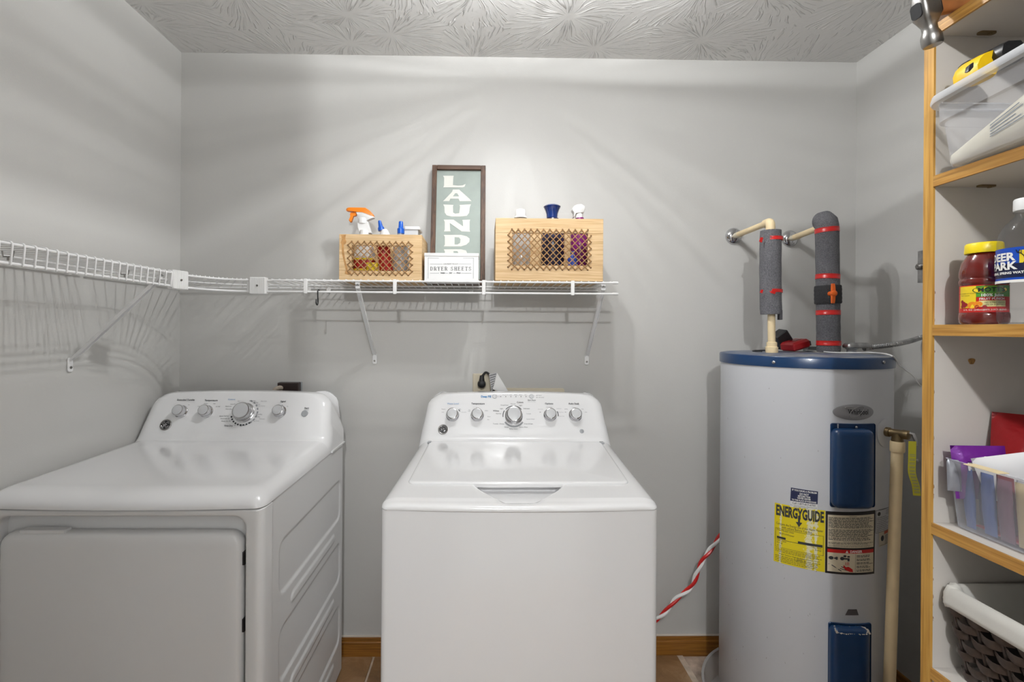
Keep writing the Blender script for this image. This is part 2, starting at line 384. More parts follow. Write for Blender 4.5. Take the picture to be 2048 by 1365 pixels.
# ------------------------------------------------------------------ washer and dryer
def sst(x): x = max(0, min(1, x)); return x*x*(3-2*x)
LIPZ, W0, YR = .886, .343, 1.862
def con_w(z):
    if z <= .932: return W0
    if z <= 1.0: return W0+(.328-W0)*sst((z-.932)/.068)
    if z <= 1.045: return .328-.006*(z-1.0)/.045
    return .258+.064*sqrt(max(0, 1-((z-1.045)/.0475)**2))
FACE = [(1.684, .9335), (1.692, .938), (1.699, .946), (1.704, .956), (1.709, .968)]
FACE += [(1.709+.0568*i/9, .968+.1192*i/9) for i in range(1, 10)] + [(1.7676, 1.0902), (1.771, 1.0922), (1.778, 1.0932), (1.79, 1.0936), (1.83, 1.091), (1.858, 1.087)]
FN = V((0, -.107, .051)).normalized(); FN = V((0, -.9027, .4303)); FP = V((0, 1.709, .968)); FUP = V((0, .4303, .9027))
def machine_top(cxf, yf, prof, pocket):
    """rows of points, front lip -> flat top -> console; returns (cover rows, console rows)"""
    allst = [('c', p) for p in prof]+[('k', p) for p in FACE]
    NF, NR = (170 if pocket else 76), 7; rows = []; kc = 0
    for kind, (y, z) in allst:
        if kind == 'c':
            d = y-yf; rc = .035
            w = W0-.0 if d >= rc else W0-.022*(1-sqrt(max(0, 1-((rc-d)/rc)**2)))
            E = (y, min(LIPZ, z)); dr = V((0, -1)); rd = max(0, z-LIPZ); r = .044
        else:
            i = kc; kc += 1; w = con_w(z)
            if i <= 4: E = (1.684+(YR-1.684)*i/4, LIPZ); dr = V((i/4, -(1-i/4))).normalized(); rd = .045
            else: E = (YR, LIPZ+(1.08-LIPZ)*(i-4)/(len(FACE)-5)); dr = V((1, 0)); rd = min(.035, max(.0, YR-y))
            r = .044-.008*min(1, i/4)
        row = []; cx = cxf(y)
        ew = W0 if E[1] <= .932 else con_w(E[1])
        if kind == 'c': ew = w
        half = [(ew, E[0], E[1])]
        for q in range(NR+1):
            ph = pi/2*(1-q/NR)
            half.append((w-r+r*sin(ph), y+dr.x*rd*(1-cos(ph)), z+dr.y*rd*(1-cos(ph))))
        left = [(-a, b, c) for a, b, c in half]; flat = []
        for q in range(1, NF):
            flat.append((-(w-r)+2*(w-r)*q/NF, y, z))
        full = left+flat+half[::-1]
        for a, b, c in full:
            if kind == 'c':
                k = max(0, 1-(y-yf)/.10); b -= .012*(1-(a/w)**2)*k
                if pocket:
                    s = (y-(yf+.008))/.118
                    hw = .052+.066*sst(s); m = sst((hw+.006-abs(a))/.034)*sst(s/.55)*(1 if y < 1.30 else sst((1.335-y)/.03))
                    c -= .034*m
            else:
                c -= .009*(a/.32)**2*max(0, min(1, (z-.96)/.11))
            row.append(V((cx+a, b, c)))
        rows.append(row)
    n = len(prof)
    return rows[:n+1], rows[n:]
def grid_bm(rows):
    bm = B(); vr = [[bm.verts.new(p) for p in r] for r in rows]
    for a, b in zip(vr, vr[1:]):
        for i in range(len(a)-1): bm.faces.new((a[i], a[i+1], b[i+1], b[i]))
    return bm
def flat_line(y): return .910+(.9325-.910)*(y-1.30)/(1.684-1.30)

def knob_matrix(px, py):
    P = atplane(px, py, FP, FN); return frame(P, V((1, 0, 0)), FUP, FN)
def knob(parent, px, py, r, big=False, mark=True):
    M = knob_matrix(px, py); k = r
    bm = B()
    lathe(bm, [(k*1.10, -.002), (k*1.10, .003), (k*1.02, .0045)] + ([(k*1.0, .010)] if big else []) +
          [(k*.93, .007+.004*big), (k*.97, .020+.006*big), (k*.93, .0245+.006*big), (k*.80, .026+.006*big)], M, 40, True, True)
    o = obj('knob', bm, m_chrome, parent)
    bm = B(); lathe(bm, [(k*.80, .0255+.006*big), (k*.79, .0268+.006*big), (k*.60, .0274+.006*big)], M, 36); obj('knob_cap', bm, m_lgrey, o)
    return M
def face_fn(px, py):
    P = atplane(px, py, FP, FN)+FN*.0009
    return lambda u, v: P+V((u, 0, 0))+FUP*v
PXM = 1.735/F
def face_text(bm, s, px, py, hpx, align='CENTER', bold=.0):
    text(bm, s, hpx*PXM*.90, face_fn(px, py), align, bold*hpx*PXM)
def face_arc(bm, px, py, rpx, wpx, a0, a1, n=14):
    fn = face_fn(px, py); r0, r1 = (rpx-wpx/2)*PXM, (rpx+wpx/2)*PXM
    a = [[bm.verts.new(fn(r*cos(radians(a0+(a1-a0)*i/n)), r*sin(radians(a0+(a1-a0)*i/n)))) for i in range(n+1)] for r in (r0, r1)]
    for i in range(n): bm.faces.new((a[0][i], a[0][i+1], a[1][i+1], a[1][i]))
def dot(bm, px, py, rpx):
    fn = face_fn(px, py); bm.faces.new([bm.verts.new(fn(rpx*PXM*cos(2*pi*i/12), rpx*PXM*sin(2*pi*i/12))) for i in range(12)])
def monogram(parent, px, py, r):
    M = knob_matrix(px, py)
    bm = B(); lathe(bm, [(r, -.001), (r, .0025), (r*.93, .0035), (r*.86, .0028)], M, 32); b = obj('logo_badge', bm, m_steel, parent)
    bm = B(); lathe(bm, [(r*.80, .0028), (r*.79, .0033)], M, 32); obj('badge_face', bm, m_black, b)
    bm = B()
    def cur(pts, w): tube(bm, [M @ V((x*r, y*r, .0036)) for x, y in spline([(a, c, 0) for a, c in pts], 5) for x, y in [(x, y)]] if False else [M @ V((q.x*r, q.y*r, .0036)) for q in spline([(a, c, 0) for a, c in pts], 5)], w*r, 5)
    cur([(-.12, .28), (-.28, .42), (-.42, .22), (-.30, -.05), (-.12, -.02), (-.06, .18), (-.30, -.38), (-.48, -.30)], .055)
    cur([(.42, .30), (.22, .40), (.06, .22), (.18, .02), (.34, .06), (.12, -.02), (.02, -.26), (.22, -.42), (.46, -.22)], .055)
    for k in range(4):
        a = pi/4+k*pi/2
        cur([(.70*cos(a+d)*(1-.10*abs(d) ), .70*sin(a+d)*(1-.10*abs(d))) for d in (-.55, -.3, 0, .3, .55)], .04)
    obj('monogram', bm, m_chrome, b)

def lid_box(parent, name, cx, w, d, y0, m): pass

# ---- washer
WX = lambda y: .0931+.045*(y-1.174)
washer = thing('washing_machine', 'white top-load washing machine with five chrome knobs on its sloped console', 'washing machine', (WX(1.5), 1.5, 0))
YF = 1.174
prof = [(YF+.006, .8845), (YF+.0005, .8855), (YF, .889), (YF+.001, .893), (YF+.004, .8962), (YF+.010, .8988), (YF+.018, .9005), (YF+.028, .9018)]
prof += [(y, flat_line(y)) for y in [YF+.034+.0040*i for i in range(33)]+[1.35, 1.42, 1.50, 1.58, 1.64, 1.672]]
cov, con = machine_top(WX, YF, prof, True)
obj('top_cover', grid_bm(cov), m_white, washer, smooth=50)
obj('console', grid_bm(con), m_white, washer, smooth=50)
bm = B(); wy = lambda y: WX(y)
poly = []
for x, y in rrect(W0*2-.006, YR-YF-.004, .016, 6):
    yy = y+(YR+YF)/2+.002; k = max(0, 1-(yy-YF)/.10)
    poly.append((x+WX(yy), yy-.010*(1-(x/W0)**2)*k))
# add points along the front so its gentle bulge follows the cover
fr = [(WX(YF+.004)+x, YF+.004-.010*(1-(x/W0)**2)*.96) for x in [-.30, -.24, -.18, -.12, -.06, 0, .06, .12, .18, .24, .30]]
poly = poly[:21]+fr+poly[21:]
rings(bm, [[V((x, y, z)) for x, y in poly] for z in (.022, .8845)]); obj('cabinet', bm, m_white, washer, smooth=40)
for x in (-.29, .29):
    for y in (1.23, 1.80):
        bm = B(); lathe(bm, [(.022, .008), (.024, .012), (.018, .016), (.012, .024)], XY((WX(y)+x, y, 0)), 16); obj('foot', bm, m_rubber, washer)
# lid
LF, LR = 1.292, 1.673
sl = (flat_line(LR)-flat_line(LF))/(LR-LF); ey = V((.045, 1, sl)).normalized(); ez = V((1, 0, 0)).cross(ey).normalized()
ML = frame(V((WX((LF+LR)/2), (LF+LR)/2, flat_line((LF+LR)/2))), V((1, 0, 0)), ey, ez)
bm = B(); rslab(bm, .596, LR-LF, .020, ML, [(.004, -.010), (.0005, -.008), (0, .0015), (.0015, .0042), (.005, .0058), (.010, .0062)], 6); obj('lid', bm, m_white, washer, smooth=50)
for s in (-1, 1):
    bm = B(); P = V((WX(LR)+s*.2965, LR-.012, flat_line(LR)+.001)); box(bm, P.x-.006, P.x+.006, P.y-.012, P.y+.010, P.z, P.z+.0052); obj('lid_hinge', bm, m_grey, washer)
for px in (905, 954.5, 1100, 1150.5): knob(washer, px, 831, .0212)
knob(washer, 1027.5, 832.5, .0290, True)
for px, py in ((989.5, 793.3), (1063, 793.3)):
    bm = B(); lathe(bm, [(.0085, -.001), (.0085, .002), (.0072, .003), (.006, .0026)], knob_matrix(px, py), 24); obj('button', bm, m_lgrey, washer)
monogram(washer, 886, 859.5, .0172)
bm = B(); lathe(bm, [(.0075, -.001), (.0075, .001), (.006, .0014)], knob_matrix(1163.5, 863), 20); obj('sensor_badge', bm, m_grey, washer)
blk, gry, blu = B(), B(), B()
face_text(blu, 'Deep Fill', 972, 794, 6.4, bold=.03); face_text(blu, 'Water Level', 906, 808, 5.2)
face_text(blk, 'Temperature', 956, 808, 5.6, bold=.02); face_text(blk, 'Options', 1098, 808, 5.6, bold=.02); face_text(blk, 'Auto Soak', 1147.5, 808, 5.6, bold=.02)
face_text(blk, 'Colors', 1040, 805.5, 5.2, bold=.02); face_text(blk, 'DeepClean', 1009, 811, 3.8); face_text(blk, 'Light', 1041, 811.5, 3.8); face_text(blk, 'Light', 1003, 818, 3.6)
face_text(blk, 'Whites', 992, 822.5, 4.6, bold=.02); face_text(blk, 'Normal', 997, 828, 3.8); face_text(blk, 'Normal', 1026, 808.6, 3.4)
face_text(blk, 'Delicates', 1053, 818, 3.8); face_text(gry, 'Casuals', 1057, 828, 3.6); face_text(gry, 'Speed Wash', 1061, 839, 3.6)
face_text(blk, 'Drain & Spin', 1057, 848.5, 3.8); face_text(blk, 'Active Wear', 1047, 855, 3.6); face_text(blk, 'Bulky Items', 1027, 858.5, 3.8); face_text(blk, 'Sheets', 1013, 855, 3.6); face_text(blk, 'Towels / Sheets', 997, 848.5, 3.8)
face_text(blk, 'Start Pause', 1063.5, 801, 4.0, bold=.01); face_text(gry, 'Hold 3 sec to Reset', 1063.5, 804, 2.2)
for i, s in enumerate(('Presoak Fill', 'Soak', 'Wash', 'Rinse', 'Spin')): face_text(gry if i == 0 else blk, s, 1011+10.1*i, 790.3, 2.9)
for i in range(6): dot(blk, 1001.5+10.1*i, 794, .9)
for py, s in ((791.5, 'Power'), (795.5, 'Lid Locked')): dot(blk, 1073.8, py, .8); face_text(blk, s, 1076.5, py, 2.9, 'LEFT')
quad(gry, face_fn(996, 794), -3*PXM, 4*PXM, -.0003, .0003)
for (px, labs) in ((905, ((-17, 825, 'Low'), (-14, 819, 'Medium'), (0, 816.4, 'High'), (13, 819, 'Max'), (18, 825, 'PreciseFill'))), (954.5, ((-14, 820.5, 'Tap'), (-14, 823, 'Cold'), (0, 816.4, 'Cool'), (15, 822, 'Colors'), (20, 834, 'Warm'), (20, 840, 'Hot'))),
                   (1100, ((-18, 825, 'Off'), (-14, 819, 'Auto Soak'), (-2, 815, 'Extra Rinse'), (13, 818, '2nd Rinse'), (16, 825, 'Deep Rinse'), (18, 833, 'Fabric Soft.'))), (1150.5, ((-18, 825, 'Off'), (-15, 819, '15 Min'), (-2, 816.4, '30 Min'), (12, 819, '1 Hr'), (19, 825, '2 Hr')))):
    for dx, py, s in labs: face_text(gry if len(s) > 8 else blk, s, px+dx, py, 2.7, 'LEFT' if dx > 5 else 'RIGHT' if dx < -5 else 'CENTER')
face_arc(blk, 1027.5, 832.5, 21.5, 1.6, 150, 186); face_arc(blk, 1027.5, 832.5, 20.5, 1.4, 40, 84); face_arc(blk, 1027.5, 832.5, 20.5, 1.4, 96, 140); face_arc(gry, 1027.5, 832.5, 21.5, 3.2, 215, 325)
face_arc(blk, 1100, 831, 16.5, 1.6, -8, 28); face_arc(blk, 905, 831, 16.5, 1.5, 28, 44)
for i in range(9): face_text(blk, 'I', 1027.5+21.4*cos(radians(215+13.5*i)), 832.5-19*sin(radians(215+13.5*i)), 1.8)
obj('lettering', blk, m_ink, washer, smooth=None); obj('lettering', gry, m_inkg, washer, smooth=None)['label'] = 'pale grey printed lettering'; obj('lettering', blu, m_inkb, washer, smooth=None)['label'] = 'blue printed lettering'

# ---- dryer
DX = -.8745; DYF = 1.181
dryer = thing('clothes_dryer', 'white clothes dryer with large front door and embossed side in the left corner', 'dryer', (DX, 1.5, 0))
prof = [(DYF+.006, .8845), (DYF, .8860)]+[(DYF+.06*(1-cos(a)), .888+.0375*sin(a)) for a in [pi/2*i/10 for i in range(11)]]
prof += [(y, .9255+.007*(y-1.241)/.443) for y in (1.28, 1.36, 1.45, 1.55, 1.62, 1.672)]
cov, con = machine_top(lambda y: DX, DYF, prof, False)
obj('top_cover', grid_bm(cov), m_white, dryer, smooth=50)
obj('console', grid_bm(con), m_white, dryer, smooth=50)
# cabinet: solid core, front frame with recessed door bay, embossed side skins
bm = B(); box(bm, DX-.336, DX+.335, 1.225, YR-.004, .02, .8840); obj('cabinet', bm, m_white_side, dryer)
ZT, ZB = .866, .12; OW = (-.5745+1.1755)
bm = B(); MX = XZ((DX, DYF, (.884+.02)/2)); ow, oh = .684, .864
outer = [(0, -.058), (0, -.022), (.0015, -.012), (.006, -.004), (.013, -.0005), (.02, 0)]
rs = [[MX @ V((x, y, z)) for x, y in rrect(ow-2*i, oh-2*i*.25, .004, 7)] for i, z in outer]
inner = [(0, 0), (-.003, -.001), (-.006, -.005), (-.007, -.012), (-.007, -.036)]
zc = (ZT+ZB)/2-(.884+.02)/2
rs += [[MX @ V((x, y+zc, z)) for x, y in rrect(OW+2*i+.012, ZT-ZB+2*i+.012, .030, 7)] for i, z in inner]
rings(bm, rs, False, True); obj('front_panel', bm, m_white_side, dryer, smooth=50)
bm = B(); dzt, dzb = .826, .14; dw = OW-.020
MD = XZ((DX, DYF, (dzt+dzb)/2))
rslab(bm, dw, dzt-dzb, .034, MD, [(.004, -.032), (0, -.028), (0, -.012), (.002, -.006), (.006, -.0015), (.012, .001), (.03, .0015)], 8); door = obj('door', bm, m_white_side, dryer, smooth=50)
bm = B(); P = at(92, 1057, DYF+.012); box(bm, P.x-.055, P.x+.05, DYF+.004, DYF+.026, dzt-.002, dzt+.006); obj('door_grip', bm, m_white_side, door)
for z in (.760, .596):
    bm = B(); box(bm, DX+dw/2-.003, DX+dw/2+.0045, DYF+.010, DYF+.030, z-.016, z+.016); obj('dark_hinge_slot', bm, m_black, door)  # black block painted in for the shaded slot in the door gap
def sdf(y, z, cy, cz, hy, hz, r):
    qy, qz = abs(y-cy)-hy+r, abs(z-cz)-hz+r
    return sqrt(max(qy, 0)**2+max(qz, 0)**2)+min(max(qy, qz), 0)-r
shapes = [(1.56, z0, .272, .0715, .032) for z0 in (.683, .449, .215)]+[(1.562, z0, .196, .0125, .0124) for z0 in (.566, .332, .098)]
for sgn, nm in ((1, 'side_panel'), (-1, 'side_panel')):
    NY, NZ = (150, 200) if sgn > 0 else (8, 8); rows = []
    for i in range(NY+1):
        y = 1.243+(YR-.003-1.243)*i/NY; row = []
        for j in range(NZ+1):
            z = .022+(.8838-.022)*j/NZ; dsp = 0
            if sgn > 0:
                for k, s in enumerate(shapes):
                    d = sdf(y, z, *s)
                    if k < 3: dsp -= .0045*sst((.004-d)/.009)
                    else: dsp += .0035*sst((.003-d)/.006)
            row.append(V((DX+sgn*(.3405+dsp), y, z)))
        rows.append(row)
    obj(nm, grid_bm(rows), m_white_side, dryer, smooth=60)
bm = B(); box(bm, DX+.322, DX+.3465, 1.712, 1.868, .8848, .8905); obj('rear_flange', bm, m_white, dryer)
for x in (-.29, .29):
    for y in (1.25, 1.80):
        bm = B(); lathe(bm, [(.022, .008), (.024, .012), (.018, .016), (.012, .024)], XY((DX+x, y, 0)), 16); obj('foot', bm, m_rubber, dryer)
for px in (362.5, 413.5, 560): knob(dryer, px, 824, .0205)
knob(dryer, 489, 826, .0325, True)
bm = B(); lathe(bm, [(.0115, -.001), (.0115, .0025), (.010, .0038)], knob_matrix(609.5, 827.5), 28); obj('start_button', bm, m_grey, dryer)
monogram(dryer, 331.5, 850.5, .0195)
blk, gry, blu = B(), B(), B()
for s, px, py, h in (('Extended Tumble', 372, 800.5, 5.4), ('Temperature', 422.5, 801.5, 5.4), ('Signal', 566.5, 803.5, 5.2), ('Start', 613.5, 817, 5.2), ('Time Dry', 457, 852.5, 4.8)): face_text(blk, s, px, py, h, bold=.02)
face_text(blu, 'Cottons', 463.5, 799.5, 4.8)
for s, px, py in (('More Dry', 505.5, 802.5), ('Less Dry', 511, 806), ('Optimum', 457, 813.5), ('More Dry', 458, 819), ('Less Dry', 467, 809), ('Dewrinkle 20', 450, 838), ('Quick Fluff 20', 448, 833), ('Damp Dry 40', 452, 843), ('More Dry', 518, 829.5), ('Less Dry', 514.5, 834.5), ('80', 482, 853), ('60', 470, 851), ('40 Min', 487, 851.5)): face_text(blk, s, px, py, 3.5)
for s, px, py in (('Easy Care', 528, 803), ('Casuals', 516, 809.5), ('Sensor Cycles', 522, 812.5), ('Delicates', 524, 838.5), ('Energy Saver', 511, 842.5), ('Eco', 478, 803)): face_text(gry, s, px, py, 3.3)
for s, px, py in (('On', 378, 810.5), ('Low', 398, 813.5), ('Medium', 412, 808), ('High', 429, 808), ('Air Fluff', 436, 814), ('Off', 564, 811), ('On', 575, 813.5)): face_text(blk, s, px, py, 2.8)
face_text(gry, 'Hold 3 sec', 613, 820.5, 2.4)
for i in range(9): face_arc(blk, 489, 826, 25.0, 3.0, 196+13*i, 204+13*i, 3)
for i in range(8): face_arc(gry, 489, 826, 25.5, 3.0, -55+17*i, -45+17*i, 3)
obj('lettering', blk, m_ink, dryer, smooth=None); obj('lettering', gry, m_inkg, dryer, smooth=None)['label'] = 'pale grey printed lettering'; obj('lettering', blu, m_inkb, dryer, smooth=None)['label'] = 'blue printed lettering'
# ------------------------------------------------------------------ wire shelving
SZ, YS = 1.4878, 1.6684          # rail height, front rail of the back shelf
XF = -.931                       # front rail of the left shelf
WR, RR = .0019, .0033            # wire and rail radii
LZ = SZ-.0385
def rod(parent, pts, r=RR, name='rail', n=8):
    bm = B(); tube(bm, pts, r, n); return obj(name, bm, m_wire, parent)
# back shelf
x0b, x1b = -.764, .464
sh = thing('wire_shelf', 'straight white wire shelf on the back wall carrying the crates and the sign', 'shelf', (0, 1.85, SZ))
rod(sh, [(x0b, YS, SZ), (x1b, YS, SZ)]); rod(sh, [(x0b, YS-.001, LZ), (x1b, YS-.001, LZ)])
rod(sh, [(x0b, (YS+D)/2, SZ-.004), (x1b-.02, (YS+D)/2, SZ-.004)], .0026); rod(sh, [(x0b, D-.012, SZ-.004), (x1b, D-.012, SZ-.004)], .003)
for z in (SZ, LZ):
    for y in ((YS,)):
        bm = B(); tube(bm, [(x1b-.016, y, z), (x1b+.001, y, z), (x1b+.004, y, z)], [.0045, .0045, .003], 8); obj('end_cap', bm, m_plastic, sh)
bm = B(); tube(bm, [(0, YS+.0005, SZ+RR+WR*.6), (0, D-.012, SZ+WR-.0015)], WR, 5); me = None
n = int((x1b-x0b)/.0254)
for i in range(n):
    x = x0b+.012+.0254*i
    if me is None: o = obj('wire', bm, m_wire, sh, smooth=60); me = o.data; o.location.x = x
    else: inst('wire', me, sh, (x, 0, 0))
# (vertices of the first wire were stored relative to the shelf root, so copies only need their x)
for i, px in enumerate((612, 790, 967.5, 1145)):
    P = at(px, 575, YS); bm = B()
    rslab(bm, .0125, SZ-LZ+.012, .003, XZ((P.x, YS-.004, (SZ+LZ)/2)), [(.001, -.004), (0, -.003), (0, .002), (.001, .003)], 3); obj('rail_tie', bm, m_plastic, sh)
for x in (-.70, -.62, -.05, .36):
    bm = B(); rslab(bm, .018, .020, .004, XZ((x, D-.004, SZ-.010)), [(0, -.003), (0, .010), (.002, .0125)], 3)
    lathe(bm, [(.003, .012), (.003, .0135)], XZ((x, D-.004, SZ-.016)), 8); obj('wall_clip', bm, m_plastic, sh)
# left shelf
y0l, y1l = .25, 1.478
shl = thing('wire_shelf', 'straight white wire shelf along the left wall with looped front lip, above the dryer', 'shelf', (-1.07, 1.2, SZ))
rod(shl, [(XF, y0l, SZ), (XF, y1l, SZ)]); rod(shl, [(XF-.003, y0l, LZ), (XF-.003, y1l, LZ)])
rod(shl, [((XF+XL)/2, y0l, SZ-.004), ((XF+XL)/2, y1l, SZ-.004)], .0026); rod(shl, [(XL+.012, y0l, SZ-.004), (XL+.012, y1l, SZ-.004)], .003)
bm = B(); tube(bm, [(XL+.012, 0, SZ+WR-.0015), (XF-.004, 0, SZ+RR+.0012), (XF+.001, 0, SZ+RR+.0010), (XF+RR+.0012, 0, SZ+.001), (XF+RR+.0008, 0, SZ-.006), (XF+.0012, 0, LZ+.004), (XF+.0005, 0, LZ-RR)], WR*1.05, 6); me = None
n = int((y1l-y0l)/.0257)
for i in range(n):
    y = .940+.0257*(i-26)
    if me is None: o = obj('wire', bm, m_wire, shl, smooth=60); me = o.data; base = y; o.location.y = y
    else: inst('wire', me, shl, (0, y, 0))
for y in (.6, .965, 1.20, 1.43):
    bm = B(); box(bm, XL+.0005, XL+.014, y-.004, y+.004, SZ-.011, SZ-.003); obj('wall_clip', bm, m_plastic, shl)
for px, py in ((16, 532), (249, 564)):
    P = atx(px, py, (XF+XL)/2+.09); bm = B(); tube(bm, [(P.x-.012, P.y, SZ-.006), (P.x-.010, P.y, SZ-.018), (P.x+.010, P.y, SZ-.018), (P.x+.012, P.y, SZ-.006)], .0016, 6); tube(bm, [(P.x, P.y, SZ-.018), (P.x, P.y, SZ-.026)], .002, 6); obj('underside_clip', bm, m_steel, shl)
# corner shelf between the two connector blocks
shc = thing('corner_shelf', 'white wire corner shelf with curved front rails, joining the two straight shelves', 'shelf', (-1.0, 1.8, SZ))
ca, cb = V((XF, 1.492, 0)), V((-.772, YS, 0))
def arc(off, z, n=16):
    a, b = ca+V((-off, 0, z)), cb+V((0, off, z))
    k = V((a.x, b.y, z)); return bez(a, a+(k-a)*.60, b+(k-b)*.60, b, n)
rod(shc, arc(0, SZ)); rod(shc, arc(0, LZ))
mid = [V((x, (YS+D)/2, SZ-.004)) for x in (-.764, -.80)]+bez((-.80, (YS+D)/2, SZ-.004), (-.93, (YS+D)/2, SZ-.004), ((XF+XL)/2, 1.73, SZ-.004), ((XF+XL)/2, 1.478, SZ-.004), 14)
rod(shc, mid, .0026); rod(shc, [(XL+.012, D-.02, SZ-.004), (-.764, D-.02, SZ-.004)], .003); rod(shc, [(XL+.0125, 1.49, SZ-.0045), (XL+.0125, D-.02, SZ-.0045)], .003)
front = arc(0, SZ, 60); wl = [V((XL+.012, 1.50, 0)), V((XL+.012, D-.02, 0)), V((-.79, D-.02, 0))]; L0, L1 = (wl[1]-wl[0]).length, (wl[2]-wl[1]).length
for i in range(18):      # the corner wires fan from the left shelf's direction round to the back shelf's
    t = (i+.5)/18; p = front[int(t*60+.5)]; d = t*(L0+L1); w = wl[0].lerp(wl[1], d/L0) if d < L0 else wl[1].lerp(wl[2], (d-L0)/L1)
    bm = B(); tube(bm, [(p.x, p.y, SZ+RR+WR*.6), (w.x, w.y, SZ+WR-.0015)], WR, 5); obj('wire', bm, m_wire, shc, smooth=60)
P = at(497, 570, YS); bm = B(); rslab(bm, .0125, SZ-LZ+.008, .003, XZ((P.x, YS+.004, (SZ+LZ)/2)), [(.001, -.004), (0, -.003), (0, .002), (.001, .003)], 3); obj('rail_tie', bm, m_plastic, shc)
def connector(M, lab):
    bm = B(); rslab(bm, .056, .058, .004, M, [(.002, -.011), (0, -.009), (0, .009), (.0025, .012)], 4)
    for k in range(-5, 6): box(bm, -.0007+k*.0046, .0007+k*.0046, -.027, .027, .0110, .0127, M)
    o = obj('shelf_connector', bm, m_plastic, shc)
    bm = B(); lathe(bm, [(.0034, .011), (.0034, .0138), (.002, .0142)], M, 12); obj('screw', bm, m_steel, o)
zc_ = (SZ+LZ)/2
connector(frame(V((XF+.002, 1.486, zc_)), V((.25, .968, 0)).normalized(), V((0, 0, 1)), V((.968, -.25, 0)).normalized()), 0)
connector(XZ((-.768, YS-.002, zc_)), 1)

# diagonal braces
def brace(a, b, label, side):
    """a = foot on the wall, b = top under the front rail; side = unit vector along the wall"""
    root = thing('shelf_bracket', label, 'bracket', a, 'diagonal shelf brackets')
    a, b = V(a), V(b); d = (b-a).normalized(); s = V(side); nrm = d.cross(s).normalized()
    if nrm.z < 0: nrm = -nrm
    bm = B()
    def sec(p, w, t, dp): return [p+s*x+nrm*y for x, y in ((-w, 0), (-w, dp), (-w+t, dp), (-w+t, t), (w-t, t), (w-t, dp), (w, dp), (w, 0))]
    rings(bm, [sec(a+d*q*(b-a).length, w, .0012, -dp) for q, w, dp in ((0.0, .0065, .002), (.05, .0065, .006), (.12, .0068, .009), (.9, .0068, .009), (1.0, .0068, .004))])
    obj('strut', bm, m_wire, root)
    wn = V((-side[1], side[0], 0)); wn = wn if wn.dot(b-a) > 0 else -wn
    M = frame(V((a.x, a.y, a.z-.012))+wn*.0005, s, V((0, 0, 1)), s.cross(V((0, 0, 1))))
    if M.col[2].to_3d().dot(wn) < 0: M = frame(M.translation, -s, V((0, 0, 1)), (-s).cross(V((0, 0, 1))))
    bm = B(); rslab(bm, .0175, .042, .006, M, [(0, 0), (0, .003), (.001, .004)], 4); obj('foot_plate', bm, m_wire, root)
    bm = B(); lathe(bm, [(.004, .003), (.004, .0055), (.002, .0065)], M @ Matrix.Translation((0, -.008, 0)), 12); obj('screw', bm, m_steel, root)
    bm = B(); M2 = frame(b-wn*.002, s, V((0, 0, 1)), M.col[2].to_3d()); rslab(bm, .0155, .026, .004, M2, [(0, -.001), (0, .001)], 3); obj('rail_hook', bm, m_wire, root)
    bm = B(); lathe(bm, [(.003, .001), (.003, .002)], M2, 10); obj('rivet', bm, m_steel, root)
P = at(750, 712, D); Q = at(714, 566, YS); brace((P.x, D-.001, P.z), (Q.x, YS+.006, SZ-.012), 'white diagonal bracket under the left end of the back shelf, by the smaller crate', (1, 0, 0))
P = at(1173, 714, D); Q = at(1208, 568, YS); brace((P.x, D-.001, P.z), (Q.x, YS+.006, SZ-.012), 'white diagonal bracket under the free right end of the back shelf', (1, 0, 0))
P = atx(138, 722, XL); brace((XL+.001, P.y, P.z), (XF-.006, P.y-.02, SZ-.010), 'white diagonal bracket screwed to the left wall above the dryer', (0, 1, 0))
# black s-hook on the lower rail
P = at(637, 583, YS); bm = B()
pts = spline([(P.x, YS+.005, LZ-.002), (P.x, YS+.003, LZ+.0058), (P.x, YS-.004, LZ+.0062), (P.x, YS-.0075, LZ), (P.x-.0005, YS-.005, LZ-.018), (P.x-.0015, YS+.0, LZ-.038), (P.x-.002, YS-.008, LZ-.0455), (P.x-.003, YS-.014, LZ-.038), (P.x-.003, YS-.014, LZ-.026)], 5)
tube(bm, pts, .0022, 6); tag(obj('shelf_hook', bm, m_black, origin=(P.x, YS, LZ)), 'small black hook hanging from the lower shelf rail left of the smaller crate', 'hook')

